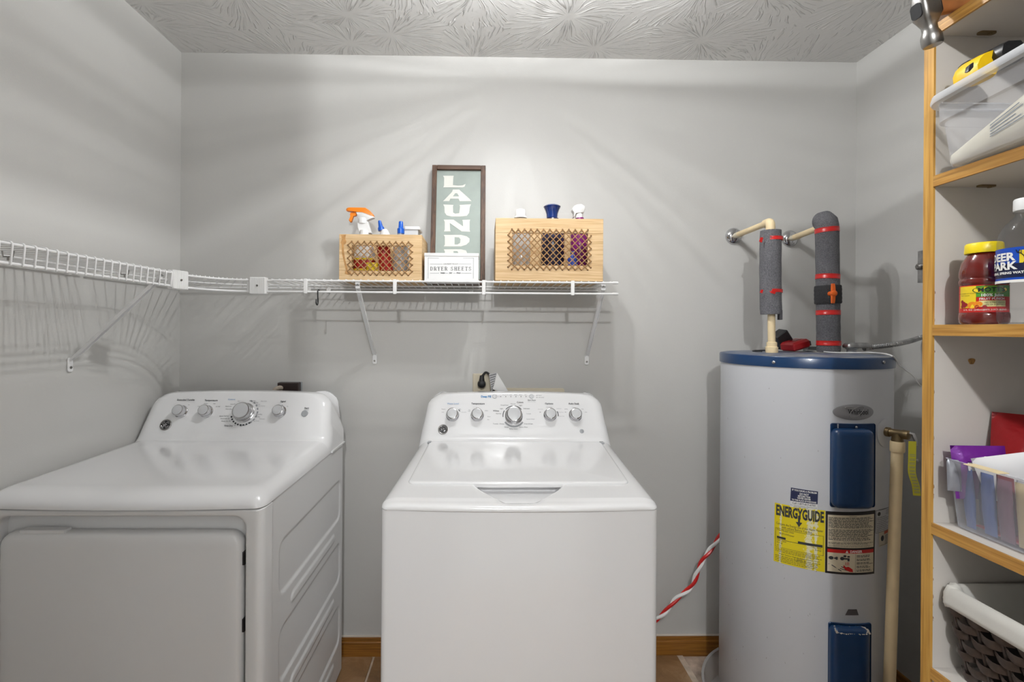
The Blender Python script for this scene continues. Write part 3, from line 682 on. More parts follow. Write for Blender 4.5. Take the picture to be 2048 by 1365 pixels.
# ------------------------------------------------------------------ things on the shelf
TOPZ = SZ+RR+2*WR+.0004
C5 = lambda cx, cy, Y: at(660+cx/3.531, 320+cy/3.531, Y)
def crate(label, Y, px0, px1, pyt, depth, win, hx, hy, group, stain=False):
    a, b = at(px0, pyt, Y), at(px1, pyt, Y); x0, x1, zt, zb = a.x, b.x, a.z, TOPZ
    root = thing('wooden_crate', label, 'crate', ((x0+x1)/2, Y+depth/2, zb), 'pine crates with rope lattice fronts')
    wl = C5(win[0], win[1], Y); wr = C5(win[2], win[3], Y)
    th = .012
    for nm, q in (('front_board', (x0, x1, wl.z, zt)), ('front_board', (x0, x1, zb, wr.z)), ('front_board', (x0, wl.x, wr.z+.0003, wl.z-.0003)), ('front_board', (wr.x, x1, wr.z+.0003, wl.z-.0003))):
        bm = B(); w, h = q[1]-q[0], q[3]-q[2]
        rslab(bm, w, h, .0006, XZ(((q[0]+q[1])/2, Y+th, (q[2]+q[3])/2)), [(0, 0), (0, th-.0006), (.0006, th)], 1); obj(nm, bm, m_pine, root, smooth=None)
    for x in (x0, x1-th):
        bm = B(); box(bm, x, x+th, Y+th+.0004, Y+depth-th-.0004, zb, zt-.001); obj('side_board', bm, m_pine_y, root)
    bm = B(); box(bm, x0, x1, Y+depth-th, Y+depth, zb, zt-.001); obj('back_board', bm, m_pine, root)
    bm = B(); box(bm, x0+th+.0004, x1-th-.0004, Y+th+.0004, Y+depth-th-.0004, zb, zb+.008); obj('bottom_board', bm, m_pine, root)
    # rope lattice, laced through a ring of holes round the window
    X = [C5(hx[0]+(hx[1]-hx[0])*i/hx[2], 0, Y).x for i in range(hx[2]+1)]
    zt_, zb_ = C5(hx[0], hy[0], Y).z, C5(hx[0], hy[1], Y).z
    Zs = [C5(0, hy[2]+(hy[3]-hy[2])*i/hy[4], Y).z for i in range(hy[4]+1)]
    xl_, xr_ = C5(hy[5], 0, Y).x, C5(hy[6], 0, Y).x
    px_, pz_ = X[1]-X[0], zt_-zb_
    holes = [(x, zt_) for x in X]+[(x, zb_) for x in X]+[(xl_, z) for z in Zs]+[(xr_, z) for z in Zs]
    ropes = []
    def snap(p): return min(holes, key=lambda q: (q[0]-p[0])**2+(q[1]-p[1])**2)
    for sgn in (1, -1):
        starts = [(x, zt_) for x in X]+[((xl_ if sgn > 0 else xr_), z) for z in Zs]
        for x, z in starts:
            tx = (xr_-x) if sgn > 0 else (x-xl_)
            t = min(tx, z-zb_) if tx > 0 else 0
            if t < px_*.5: continue
            e = snap((x+sgn*t, z-t))
            ropes.append(((x, z), e, sgn))
    for (p, q, sgn) in ropes:
        p, q = V((p[0], 0, p[1])), V((q[0], 0, q[1])); L = (q-p).length; k = max(2, int(L/(px_*.7071)+.5))
        pts = [V((p.x, Y+.004, p.z))]
        for i in range(k+1):
            t = i/k; m = p.lerp(q, t); bow = (.0014 if (i % 2 == 0) == (sgn > 0) else .0030)
            pts.append(V((m.x, Y-bow, m.z)))
        pts.append(V((q.x, Y+.004, q.z)))
        bm = B(); tube(bm, pts, .0019, 5); obj('rope', bm, m_rope, root, smooth=60)
    bm = B()
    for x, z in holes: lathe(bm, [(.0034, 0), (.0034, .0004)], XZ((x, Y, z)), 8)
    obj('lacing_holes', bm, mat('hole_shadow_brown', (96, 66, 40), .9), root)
    return root, (x0, x1, zb, zt)
m_pine_y = wood('pine_board_side', (208, 174, 128), (224, 194, 150), (184, 144, 94), 1, fine=55, rough=.55, stretch=.09)
YC1, YC2 = 1.75, 1.692
c1, e1 = crate('smaller pine crate with rope lattice window and a brown streak on its front', YC1, 678.5, 844, 468.5, .172, (155, 603, 557, 785), (157, 558, 9), (577, 813, 600, 785, 4, 130, 585), None)
c2, e2 = crate('larger pine crate with rope lattice window at the right end of the shelf', YC2, 991.3, 1206.8, 436.2, .20, (1285, 515, 1820, 747), (1288, 1824, 12), (490, 773, 520, 747, 5, 1262, 1846), None)
bm = B()
l = [(78, 530), (112, 528), (108, 560), (116, 575), (112, 592), (98, 600), (98, 640), (106, 700), (122, 760), (128, 785), (148, 788), (150, 806), (128, 812), (104, 806), (106, 790), (112, 780), (100, 730), (84, 660), (82, 600), (76, 585), (84, 560)]
bm.faces.new([bm.verts.new(V((C5(x, y, YC1).x, YC1-.0003, C5(x, y, YC1).z))) for x, y in l]); obj('resin_stain', bm, mat('resin_stain', (188, 140, 84), .5, var=(80, .25)), c1, smooth=None)['label'] = 'brown streak'

def lathe_px(parent, name, m, Y, rows, sc=C5, n=28, axis=0, tilt=0, pivot=None):
    """rows: (left px, right px, y px) in crop coordinates"""
    pr = []; cx = sum(sc((a+b)/2, y, Y).x for a, b, y in rows)/len(rows)
    for a, b, y in rows:
        A, Bq = sc(a, y, Y), sc(b, y, Y); pr.append(((Bq.x-A.x)/2, A.z))
    M = Matrix.Translation((cx, Y, 0))
    if tilt: p = Matrix.Translation((cx, Y, pr[0][1])); M = p @ Matrix.Rotation(radians(tilt), 4, 'Y') @ p.inverted() @ M
    bm = B(); lathe(bm, pr, M, n); return obj(name, bm, m, parent)
def prof_px(parent, name, m, Y, pts, th, sc=C5, bev=.004):
    q = [sc(x, y, Y) for x, y in pts]; c = centre_of(q); bm = B()
    rings(bm, [[V((c.x+(p.x-c.x)*k, Y-d, c.z+(p.z-c.z)*k)) for p in q] for k, d in ((.90, th/2), (.97, th/2-bev*.5), (1, th/2-bev), (1, -th/2+bev), (.97, -th/2+bev*.5), (.90, -th/2))]); return obj(name, bm, m, parent, smooth=50)
zin = TOPZ+.0085
def bottle_root(name, label, x, Y, cat='bottle', group=None): return thing(name, label, cat, (x, Y, zin), group)
m_dkblue = mat('blue_cap', (24, 92, 196), .3); m_glassblue = mat('deep_blue_plastic', (10, 50, 120), .12, coat=.6)
m_redlab = mat('red_label', (184, 40, 34), .4); m_yellab = mat('yellow_label', (236, 206, 40), .45); m_purple = mat('purple_plastic', (122, 30, 108), .3)
m_navy = mat('navy_plastic', (44, 44, 72), .3); m_clearb = clear('clear_bottle_plastic', (225, 228, 230), .45)
m_brownb = mat('dark_red_plastic', (110, 30, 26), .3)
# -- smaller crate contents
Y = 1.838; P = C5(245, 600, Y); r = bottle_root('spray_bottle', 'white spray bottle with orange trigger head standing in the smaller crate', P.x, Y)
bm = B(); rings(bm, [[V((P.x+x, Y+y, z)) for x, y in rrect(w, .05, .02)] for w, z in ((.074, zin), (.078, zin+.004), (.078, zin+.10), (.060, zin+.135), (.034, C5(0, 520, Y).z), (.030, C5(0, 500, Y).z))]); obj('bottle_body', bm, m_plastic, r, smooth=50)
bm = B(); q = [C5(x, 580+(x-245)*.1, Y) for x in (165, 330)]; z0, z1 = C5(0, 760, Y).z, C5(0, 590, Y).z
rings(bm, [[V((P.x+x, Y+y, z)) for x, y in rrect(.0792, .0512, .02)] for z in (zin+.006, zin+.085)]); obj('body_label', bm, m_yellab, r)
bm = B(); rings(bm, [[V((P.x+x, Y+y, z)) for x, y in rrect(.0796, .0516, .02)] for z in (zin+.045, zin+.078)]); obj('body_label', bm, m_redlab, r)
prof_px(r, 'neck', m_plastic, Y, [(196, 450), (272, 440), (280, 470), (298, 523), (212, 523), (198, 480)], .026)
lathe_px(r, 'collar', m_plastic, Y, [(200, 268, 452), (200, 268, 420), (206, 264, 412)])
prof_px(r, 'sprayer_body', m_plastic, Y, [(185, 372), (230, 370), (305, 392), (316, 412), (296, 420), (268, 432), (262, 452), (208, 452), (205, 430), (196, 395)], .024)
prof_px(r, 'sprayer_hood', m_orange2, Y, [(122, 346), (140, 340), (255, 342), (284, 362), (308, 388), (312, 404), (290, 396), (235, 376), (190, 372), (124, 364)], .027)
prof_px(r, 'trigger', m_orange2, Y, [(150, 372), (192, 370), (188, 396), (168, 400), (154, 440), (146, 443), (134, 430), (146, 400), (142, 384)], .014)
prof_px(r, 'nozzle', m_orange2, Y, [(116, 350), (126, 345), (126, 366), (118, 362)], .012)
Y = 1.792; P = C5(372, 560, Y); r = bottle_root('pump_bottle', 'small white bottle with tilted blue spray cap in the smaller crate', P.x+.012, Y, group='blue capped bottles in the smaller crate')
lathe_px(r, 'bottle_body', m_redlab, Y, [(358, 442, 790), (354, 446, 780), (354, 446, 600), (360, 436, 545)], tilt=-8)
lathe_px(r, 'shoulder', m_plastic, Y, [(356, 432, 546), (362, 424, 512), (366, 408, 492)], tilt=-10)
lathe_px(r, 'spray_cap', m_dkblue, Y, [(344, 390, 500), (342, 388, 482), (348, 380, 470), (350, 374, 440), (352, 370, 428)], tilt=-12)
Y = 1.798; P = C5(498, 560, Y); r = bottle_root('pump_bottle', 'small clear bottle with upright blue spray cap in the smaller crate', P.x, Y, group='blue capped bottles in the smaller crate')
lathe_px(r, 'bottle_body', m_clearb, Y, [(452, 540, 792), (446, 546, 780), (446, 546, 610), (470, 524, 560), (478, 518, 520)])
lathe_px(r, 'spray_cap', m_dkblue, Y, [(473, 523, 522), (473, 523, 488), (482, 517, 480), (489, 519, 440), (492, 516, 435)])
Y = 1.845; P = C5(590, 560, Y); r = bottle_root('storage_box', 'pale translucent box poking out of the smaller crate beside the blue caps', P.x-.008, Y, 'box')
bm = B(); a, b = C5(536, 522, Y), C5(640, 486, Y); box(bm, a.x, b.x-.006, Y-.03, Y+.04, zin, b.z-.008); obj('box_body', bm, mat('translucent_white', (214, 216, 218), .3), r)
bm = B(); rslab(bm, b.x-a.x+.004, .078, .006, XY(((a.x+b.x)/2, Y+.005, b.z-.010)), [(0, 0), (0, .008), (.004, .012)], 4); obj('box_lid', bm, m_plastic, r)
# a low red bottle and a yellow carton behind the lattice
Y = 1.812; P = C5(300, 700, Y); bm = B(); rr_ = rrect(.042, .03, .008); rings(bm, [[V((P.x+.006+x, Y-.026+y, z)) for x, y in rr_] for z in (zin, zin+.05, zin+.062)]); tag(obj('small_carton', bm, m_yellab, origin=(P.x, Y, zin)), 'small yellow carton low behind the rope lattice of the smaller crate', 'carton')
# -- larger crate contents
Y = 1.80; P = C5(1345, 500, Y); r = bottle_root('detergent_bottle', 'clear bottle with plain white cap at the left of the larger crate', P.x, Y)
lathe_px(r, 'bottle_body', m_clearb, Y, [(1300, 1410, 775), (1292, 1418, 765), (1292, 1418, 520), (1310, 1390, 450), (1316, 1374, 415)])
lathe_px(r, 'cap', m_plastic, Y, [(1298, 1388, 412), (1300, 1386, 402), (1308, 1384, 396), (1309, 1383, 360), (1314, 1378, 353)])
Y = 1.79; P = C5(1570, 500, Y); r = bottle_root('detergent_bottle', 'dark bottle with flared blue cap in the middle of the larger crate', P.x, Y)
lathe_px(r, 'bottle_body', m_navy, Y, [(1500, 1650, 775), (1494, 1656, 765), (1494, 1656, 520), (1520, 1620, 450), (1528, 1610, 415)])
lathe_px(r, 'cap', m_glassblue, Y, [(1530, 1606, 412), (1528, 1608, 385), (1520, 1616, 360), (1510, 1626, 338), (1506, 1630, 332), (1520, 1618, 322), (1545, 1590, 316)], n=14)
Y = 1.80; P = C5(1755, 500, Y); r = bottle_root('spray_bottle', 'purple bottle with pale rounded sprayer at the right of the larger crate', P.x-.004, Y)
lathe_px(r, 'bottle_body', m_purple, Y, [(1710, 1826, 775), (1704, 1832, 765), (1704, 1832, 520), (1722, 1790, 450), (1730, 1784, 410)])
lathe_px(r, 'collar', m_plastic, Y, [(1732, 1786, 412), (1732, 1786, 385), (1736, 1782, 380)])
prof_px(r, 'sprayer_head', mat('pale_sprayer', (224, 224, 222), .3), Y, [(1706, 352), (1720, 330), (1742, 320), (1772, 318), (1794, 332), (1798, 352), (1788, 378), (1730, 384), (1722, 410), (1714, 410), (1718, 380), (1708, 366)], .03)
Y = 1.775; P = C5(1710, 700, Y-.02); bm = B(); lathe(bm, [(.018, zin), (.019, zin+.003), (.019, zin+.075), (.008, zin+.092), (.008, zin+.105)], Matrix.Translation((P.x, Y-.03, 0)), 20); tag(obj('small_bottle', bm, mat('blue_bottle', (52, 78, 176), .3), origin=(P.x, Y-.03, zin)), 'small blue bottle behind the lattice in front of the purple bottle', 'bottle')

# -- dryer sheets box
Y = 1.748; a, b = at(848, 564, Y), at(958, 507, Y)
bx = thing('dryer_sheets_box', 'white lidded box lettered dryer sheets in front of the laundry sign', 'box', ((a.x+b.x)/2, Y+.045, TOPZ))
zl = C5(0, 672, Y).z
bm = B(); box(bm, a.x+.0015, b.x-.0015, Y, Y+.09, TOPZ, zl); obj('box_body', bm, m_plastic, bx)
bm = B(); rslab(bm, b.x-a.x, .094, .002, XY(((a.x+b.x)/2, Y+.045, zl)), [(0, 0), (0, b.z-zl-.001), (.001, b.z-zl)], 2); obj('box_lid', bm, m_plastic, bx)
fnb = lambda cx, cy: (lambda P: (lambda u, v: V((P.x+u, Y-.0006, P.z+v))))(C5(cx, cy, Y))
MP = Y/F/3.531
bm = B(); fo = fnb(0, 0)
def px_rect(bm, fnn, x0, y0, x1, y1): 
    A, Bq = C5(x0, y0, Y), C5(x1, y1, Y); bm.faces.new([bm.verts.new(V((p[0], Y-.0006, p[1]))) for p in ((A.x, Bq.z), (Bq.x, Bq.z), (Bq.x, A.z), (A.x, A.z))])
for q in ((692, 692, 770, 694.5), (940, 692, 1014, 694.5), (692, 692, 694, 838), (1012, 692, 1014, 838), (692, 836, 1014, 838.5), (708, 735, 795, 737.5), (908, 735, 998, 737.5), (708, 799, 770, 801.5), (926, 799, 998, 801.5), (815, 799, 834, 801.5), (870, 799, 888, 801.5)): px_rect(bm, 0, *q)
obj('printed_border', bm, m_inkg, bx, smooth=None)
bm = B(); text(bm, 'LAUNDRY ROOM', 13*MP, fnb(853, 736)); text(bm, 'WASH', 11*MP, fnb(796, 800), bold=.0003); text(bm, 'DRY', 11*MP, fnb(852, 800), bold=.0003); text(bm, 'FOLD', 11*MP, fnb(908, 800), bold=.0003)
# serif capitals drawn as stems, bars and bowls
def glyph(bm, ch, fn, w, h):
    t, s = .17*w*1.25, .055*h
    def R(x0, y0, x1, y1): quad(bm, fn, x0*w, x1*w, y0*h, y1*h)
    def bowl(cx, cy, rx, ry, a0, a1, th=.17, tn=.07, n=10):
        A = [[], []]
        for i in range(n+1):
            a = radians(a0+(a1-a0)*i/n); k = abs(cos(a)); q = tn+(th-tn)*k
            A[0].append(bm.verts.new(fn((cx+rx*cos(a))*w, (cy+ry*sin(a))*h))); A[1].append(bm.verts.new(fn((cx+(rx-q)*cos(a))*w, (cy+(ry-.075)*sin(a))*h)))
        for i in range(n): bm.faces.new((A[0][i], A[0][i+1], A[1][i+1], A[1][i]))
    def L(x0, y0, x1, y1, th): bm.faces.new([bm.verts.new(fn(x*w, y*h)) for x, y in ((x0, y0), (x0+th, y0), (x1+th, y1), (x1, y1))])
    if ch == 'D': R(.12, 0, .32, 1); R(.0, 0, .45, .07); R(.0, .93, .45, 1); bowl(.42, .5, .52, .5, -90, 90)
    elif ch in 'RP':
        R(.12, 0, .32, 1); R(.0, 0, .44, .07); R(.0, .93, .5, 1); R(.3, .45, .5, .52); bowl(.48, .725, .40, .275, -90, 90)
        if ch == 'R': L(.68, 0, .45, .48, .22); R(.68, 0, 1.02, .07)
    elif ch == 'Y': R(.40, 0, .60, .45); R(.24, 0, .76, .07); L(.40, .42, .06, .95, .22); L(.46, .42, .82, .95, .10); R(-.04, .93, .4, 1); R(.62, .93, 1.04, 1)
    elif ch == 'E': R(.12, 0, .32, 1); R(.0, 0, .9, .07); R(.0, .93, .86, 1); R(.3, .47, .62, .54); R(.84, 0, .9, .25); R(.80, .75, .86, 1); R(.58, .36, .64, .66)
    elif ch == 'S': bowl(.47, .735, .36, .265, 20, 270); bowl(.47, .265, .40, .265, -160, 90); R(.76, .70, .83, 1); R(.08, 0, .15, .3)
    elif ch == 'H': R(.10, 0, .30, 1); R(.70, 0, .90, 1); R(.3, .46, .7, .53); R(-.02, 0, .42, .07); R(-.02, .93, .42, 1); R(.58, 0, 1.02, .07); R(.58, .93, 1.02, 1)
    elif ch == 'T': R(.40, 0, .60, 1); R(.25, 0, .75, .07); R(.0, .93, 1, 1); R(.0, .72, .07, 1); R(.93, .72, 1, 1)
x = 708
for ch in 'DRYER SHEETS':
    if ch != ' ': f0 = fnb(x, 782); glyph(bm, ch, f0, 20*MP, 27*MP)
    x += 25.4 if ch != ' ' else 17
obj('lettering', bm, m_ink, bx, smooth=None)

# -- LAUNDRY sign leaning on the wall
YG0, YG1 = 1.862, 1.935      # foot and top
zt = at(916, 332.5, YG1).z; xa, xb = at(863.2, 400, 1.91).x, at(971, 400, 1.91).x
sg = thing('laundry_sign', 'tall framed laundry sign with cream letters on sage board, leaning on the wall', 'sign', ((xa+xb)/2, YG0, TOPZ))
up = V((0, YG1-YG0, zt-TOPZ)); SH = up.length; up.normalize(); nn = V((1, 0, 0)).cross(up)
tl = radians(.9); ex_ = V((cos(tl), 0, -sin(tl)*.0))
MG = frame(V((xa, YG0, TOPZ+.0005)), V((1, 0, 0)), up, nn); SW = xb-xa; fw = .0185
for nm, q, m in (('frame_side', (0, fw, 0, SH), m_walnut_z), ('frame_side', (SW-fw, SW, 0, SH), m_walnut_z), ('frame_rail', (fw+.0003, SW-fw-.0003, SH-fw, SH), m_walnut_x), ('frame_rail', (fw+.0003, SW-fw-.0003, 0, fw), m_walnut_x)):
    bm = B(); w, h = q[1]-q[0], q[3]-q[2]; rslab(bm, w, h, .002, MG @ Matrix.Translation(((q[0]+q[1])/2, (q[2]+q[3])/2, 0)), [(0, -.014), (0, .007), (.0015, .0085)], 2); obj(nm, bm, m, sg)
bm = B(); box(bm, fw-.001, SW-fw+.001, fw-.001, SH-fw+.001, -.010, -.002, MG); obj('sign_board', bm, m_sage, sg)
def on_sign(cx, cy):
    P = MG.translation+nn*-.0012
    return atplane(660+cx/3.531, 320+cy/3.531, P, nn)
letters = {
 'L': [[(798, 112), (874, 112), (871, 124), (868, 178), (905, 182), (936, 180), (958, 170), (950, 190), (935, 195), (800, 195), (805, 180), (806, 126)]],
 'A': [[(868, 210), (912, 210), (985, 275), (1000, 292), (916, 292), (908, 274), (850, 274), (842, 292), (798, 292), (814, 276), (862, 226)]],
 'U': [[(800, 315), (872, 318), (868, 330), (870, 372), (884, 380), (912, 376), (918, 330), (914, 318), (996, 314), (988, 330), (982, 375), (966, 396), (920, 401), (860, 401), (824, 392), (810, 372), (808, 332)]],
 'N': [[(803, 422), (872, 422), (940, 470), (938, 436), (934, 424), (990, 422), (986, 436), (986, 494), (990, 508), (930, 506), (846, 446), (848, 492), (852, 506), (804, 506), (810, 492), (810, 438)]],
 'D': [[(803, 530), (925, 530), (965, 540), (986, 556), (984, 580), (962, 600), (925, 612), (803, 612), (811, 598), (811, 544)]],
 'R': [[(803, 632), (925, 632), (960, 640), (968, 656), (950, 674), (925, 680), (990, 712), (930, 714), (872, 684), (874, 714), (803, 714), (811, 700), (811, 646)]],
 'Y': [[(798, 732), (880, 732), (876, 742), (905, 768), (934, 742), (930, 732), (1000, 730), (985, 745), (936, 782), (936, 804), (942, 816), (862, 816), (868, 804), (868, 782), (820, 748)]]}
counters = {'A': [(884, 236), (898, 236), (912, 258), (868, 258)], 'D': [(880, 546), (912, 548), (922, 562), (918, 588), (900, 598), (880, 598)], 'R': [(872, 644), (900, 645), (906, 656), (896, 666), (872, 667)]}
bm = B()
for ch, ps in letters.items():
    for p in ps: 
        f = bm.faces.new([bm.verts.new(on_sign(x, y)) for x, y in p]); 
bmesh.ops.triangulate(bm, faces=bm.faces)
obj('lettering', bm, mat('cream_paint', (212, 212, 205), .6), sg, smooth=None)
bm = B()
for ch, p in counters.items(): bm.faces.new([bm.verts.new(on_sign(x, y)+nn*.0003) for x, y in p])
obj('letter_counters', bm, m_sage, sg, smooth=None)
# ------------------------------------------------------------------ water heater
HR = .24
_a, _b = ray(1441, 760), ray(1788.5, 760)
al, ar = atan2(_a.x, _a.y), atan2(_b.x, _b.y)
hd = HR/sin((ar-al)/2); HC = V((hd*sin((al+ar)/2), hd*cos((al+ar)/2), 0))
HZ = at(1614, 703, HC.y-.02).z
HZ = 1.249
wh = thing('water_heater', 'tall white cylindrical water heater with blue top rim in the right corner', 'water heater', HC)
def hcyl(px, py, R=HR):
    d = ray(px, py); dx, dy = d.x, d.y
    a = dx*dx+dy*dy; b = -2*(dx*HC.x+dy*HC.y); c = HC.x**2+HC.y**2-R*R
    t = (-b-sqrt(max(0, b*b-4*a*c)))/(2*a); p = V((d.x*t, d.y*t, CH+d.z*t))
    return atan2(p.x-HC.x, -(p.y-HC.y)), p.z
def hpt(th, z, R=HR): return V((HC.x+R*sin(th), HC.y-R*cos(th), z))
MH = Matrix.Translation(HC)
bm = B(); lathe(bm, [(HR-.012, .035), (HR-.002, .04), (HR, .046), (HR, HZ-.030)], MH, 96); obj('tank', bm, m_tank, wh, smooth=40)
def top_mat():
    t = NT('dusty_blue_top'); n = t.add('ShaderNodeTexNoise', Scale=14.0, Detail=6.0, Distortion=.8); t.link(t.coord(), n.inputs[0])
    t.link(t.ramp(n.outputs[0], [(.38, lin((60, 84, 122))), (.52, lin((112, 118, 130))), (.7, lin((168, 164, 158)))]), t.p.inputs['Base Color']); t.p.inputs['Roughness'].default_value = .45; return t.m
bm = B(); lathe(bm, [(HR+.0035, HZ-.032), (HR+.004, HZ-.004), (HR+.002, HZ-.0005), (HR-.003, HZ)], MH, 96); obj('top_rim', bm, m_blue, wh, smooth=50)
bm = B(); lathe(bm, [(HR-.004, HZ-.01), (HR-.004, HZ+.0008)], MH, 64); obj('top_plate', bm, top_mat(), wh)
for px in (1547.5, 1767):
    th, z = hcyl(px, 725, HR+.004); M = frame(hpt(th, z, HR+.004), V((cos(th), sin(th), 0)), V((0, 0, 1)), V((sin(th), -cos(th), 0)))
    bm = B(); lathe(bm, [(.0046, -.001), (.0044, .0025), (.002, .004)], M, 14); obj('screw', bm, m_galv, wh)
for k in range(3):
    a = k*2.1+.4; bm = B(); lathe(bm, [(.03, .006), (.03, .036)], Matrix.Translation(hpt(a, 0, HR-.04)), 16); obj('foot', bm, m_rubber, wh)
# curved print: everything flat is bent round the tank
def on_tank(px, py, eps=.0009):
    th0, z0 = hcyl(px, py)
    return lambda u, v: hpt(th0+u/HR, z0+v, HR+eps)
def patch(bm, pts, eps, n=8):
    """pixel quad TL TR BR BL -> strip on the tank"""
    (t0, z0), (t1, z1), (t2, z2), (t3, z3) = [hcyl(*p) for p in pts]
    a = [bm.verts.new(hpt(t0+(t1-t0)*i/n, z0+(z1-z0)*i/n, HR+eps)) for i in range(n+1)]
    b = [bm.verts.new(hpt(t3+(t2-t3)*i/n, z3+(z2-z3)*i/n, HR+eps)) for i in range(n+1)]
    for i in range(n): bm.faces.new((a[i], a[i+1], b[i+1], b[i]))
    return (t0, z0, t1, z3)
def frame_uv(pts):
    (t0, z0), (t1, z1), (t2, z2), (t3, z3) = [hcyl(*p) for p in pts]
    def fn(u, v, eps=.0014):      # u 0..1 from the left, v 0..1 downwards
        ta, za = t0+(t1-t0)*u, z0+(z1-z0)*u; tb, zb = t3+(t2-t3)*u, z3+(z2-z3)*u
        return hpt(ta+(tb-ta)*v, za+(zb-za)*v, HR+eps)
    W = abs(t1-t0)*HR; Hh = abs(z3-z0); return fn, W, Hh
def ltext(bm, s, fq, u, v, size, align='CENTER', bold=0, fit=0):
    fn, W, Hh = fq; k = fit*W/text_w(s, size, bold) if fit else .88; text(bm, s, size, lambda x, y: fn(u+x*k/W, v-y/Hh), align, bold)
def lrect(bm, fq, u0, v0, u1, v1, eps=.0014, n=4):
    fn = fq[0]; a = [bm.verts.new(fn(u0+(u1-u0)*i/n, v0, eps)) for i in range(n+1)]; b = [bm.verts.new(fn(u0+(u1-u0)*i/n, v1, eps)) for i in range(n+1)]
    for i in range(n): bm.faces.new((a[i], b[i], b[i+1], a[i+1]))
def lframe(bm, fq, u0, v0, u1, v1, w):
    fn, W, Hh = fq; a, b = w/W, w/Hh
    lrect(bm, fq, u0, v0, u1, v0+b); lrect(bm, fq, u0, v1-b, u1, v1); lrect(bm, fq, u0, v0, u0+a, v1, n=1); lrect(bm, fq, u1-a, v0, u1, v1, n=1)
def lines(bm, fq, u0, u1, v0, v1, n, rnd=0, h=.42, wmin=.85):
    for i in range(n):
        v = v0+(v1-v0)*(i+.5)/n; d = (v1-v0)/n*h; u = u0; end = u1-(random.random()*(1-wmin)*(u1-u0))
        while u < end:
            w = min(end-u, random.uniform(.02, .085)); lrect(bm, fq, u, v-d/2, u+w, v+d/2, n=1); u += w+.011
# yellow energy label
q = [(1549.8, 1005.5), (1650.5, 1021.6), (1649.4, 1145), (1547.4, 1122)]
def yellow_mat():
    """yellow paper scraped through to the white tank in one vertical run"""
    t = NT('scraped_yellow_paper')
    n = t.add('ShaderNodeTexNoise', Scale=95.0, Detail=6.0, Roughness=.7, Distortion=1.0); t.link(t.coord(), n.inputs[0])
    tc = t.n.new('ShaderNodeTexCoord'); uv = t.n.new('ShaderNodeUVMap'); sp = t.n.new('ShaderNodeSeparateXYZ'); t.link(uv.outputs[0], sp.inputs[0])
    def band(c, w):
        d = t.math('ABSOLUTE', t.math('SUBTRACT', sp.outputs[0], c)); m = t.add('ShaderNodeMapRange'); t.link(d, m.inputs[0]); m.inputs[1].default_value = 0; m.inputs[2].default_value = w; m.inputs[3].default_value = .34; m.inputs[4].default_value = 0; return m.outputs[0]
    s = t.math('ADD', t.math('MAXIMUM', t.math('MAXIMUM', band(.70, .15), band(.82, .07)), band(.13, .05)), n.outputs[0])
    k = t.ramp(s, [(.70, (0, 0, 0)), (.73, (1, 1, 1))])
    mx = t.add('ShaderNodeMixRGB'); t.link(k, mx.inputs[0]); mx.inputs[1].default_value = lin((226, 206, 26))+(1,); mx.inputs[2].default_value = lin((228, 224, 190))+(1,)
    t.link(mx.outputs[0], t.p.inputs['Base Color']); t.p.inputs['Roughness'].default_value = .5
    return t
ty = yellow_mat()
fq = frame_uv(q); bm = B(); uvl = bm.loops.layers.uv.new('uv'); n = 10
a = [[bm.verts.new(fq[0](i/n, j, .0008)) for i in range(n+1)] for j in (0, 1)]
for i in range(n):
    f = bm.faces.new((a[0][i], a[1][i], a[1][i+1], a[0][i+1]))
    for lp, uvv in zip(f.loops, ((i/n, 0), (i/n, 1), ((i+1)/n, 1), ((i+1)/n, 0))): lp[uvl].uv = uvv
lab = obj('energy_label', bm, ty.m, wh, smooth=None); lab['label'] = 'yellow energy label, scraped white in places'
bm = B(); Hh = fq[2]
ltext(bm, 'ENERGYGUIDE', fq, .5, .122, Hh*.235, bold=Hh*.010, fit=.94)
lrect(bm, fq, .475, .14, .515, .27, n=1); fn = fq[0]; bm.faces.new([bm.verts.new(fn(u, v)) for u, v in ((.43, .25), (.495, .33), (.56, .25))])
ltext(bm, 'Compare the Energy Use of this Water Heater', fq, .50, .340, Hh*.056, fit=.92); ltext(bm, 'with others Before You Buy.', fq, .46, .388, Hh*.054, fit=.6)
lframe(bm, fq, .03, .418, .97, .74, Hh*.005)
ltext(bm, 'This Model Uses', fq, .05, .445, Hh*.042, 'LEFT'); ltext(bm, '4828 kWh/year', fq, .10, .50, Hh*.04, 'LEFT')
lrect(bm, fq, .06, .555, .24, .59); lrect(bm, fq, .06, .60, .95, .607); lrect(bm, fq, .48, .565, .95, .60)
ltext(bm, 'Uses Least', fq, .06, .625, Hh*.036, 'LEFT'); ltext(bm, 'Energy', fq, .06, .66, Hh*.036, 'LEFT'); ltext(bm, 'Uses Most', fq, .93, .625, Hh*.036, 'RIGHT'); ltext(bm, 'Energy', fq, .93, .66, Hh*.036, 'RIGHT'); ltext(bm, '4773', fq, .06, .71, Hh*.036, 'LEFT')
lines(bm, fq, .03, .95, .75, .82, 3, h=.3); ltext(bm, 'Water heaters that use fewer kilowatt-hours', fq, .50, .845, Hh*.036, fit=.8); lines(bm, fq, .03, .95, .87, .98, 4, h=.28)
lframe(bm, fq, .42, .85, .62, .90, Hh*.004); ltext(bm, '$403', fq, .52, .875, Hh*.04)
obj('lettering', bm, m_ink, lab, smooth=None)
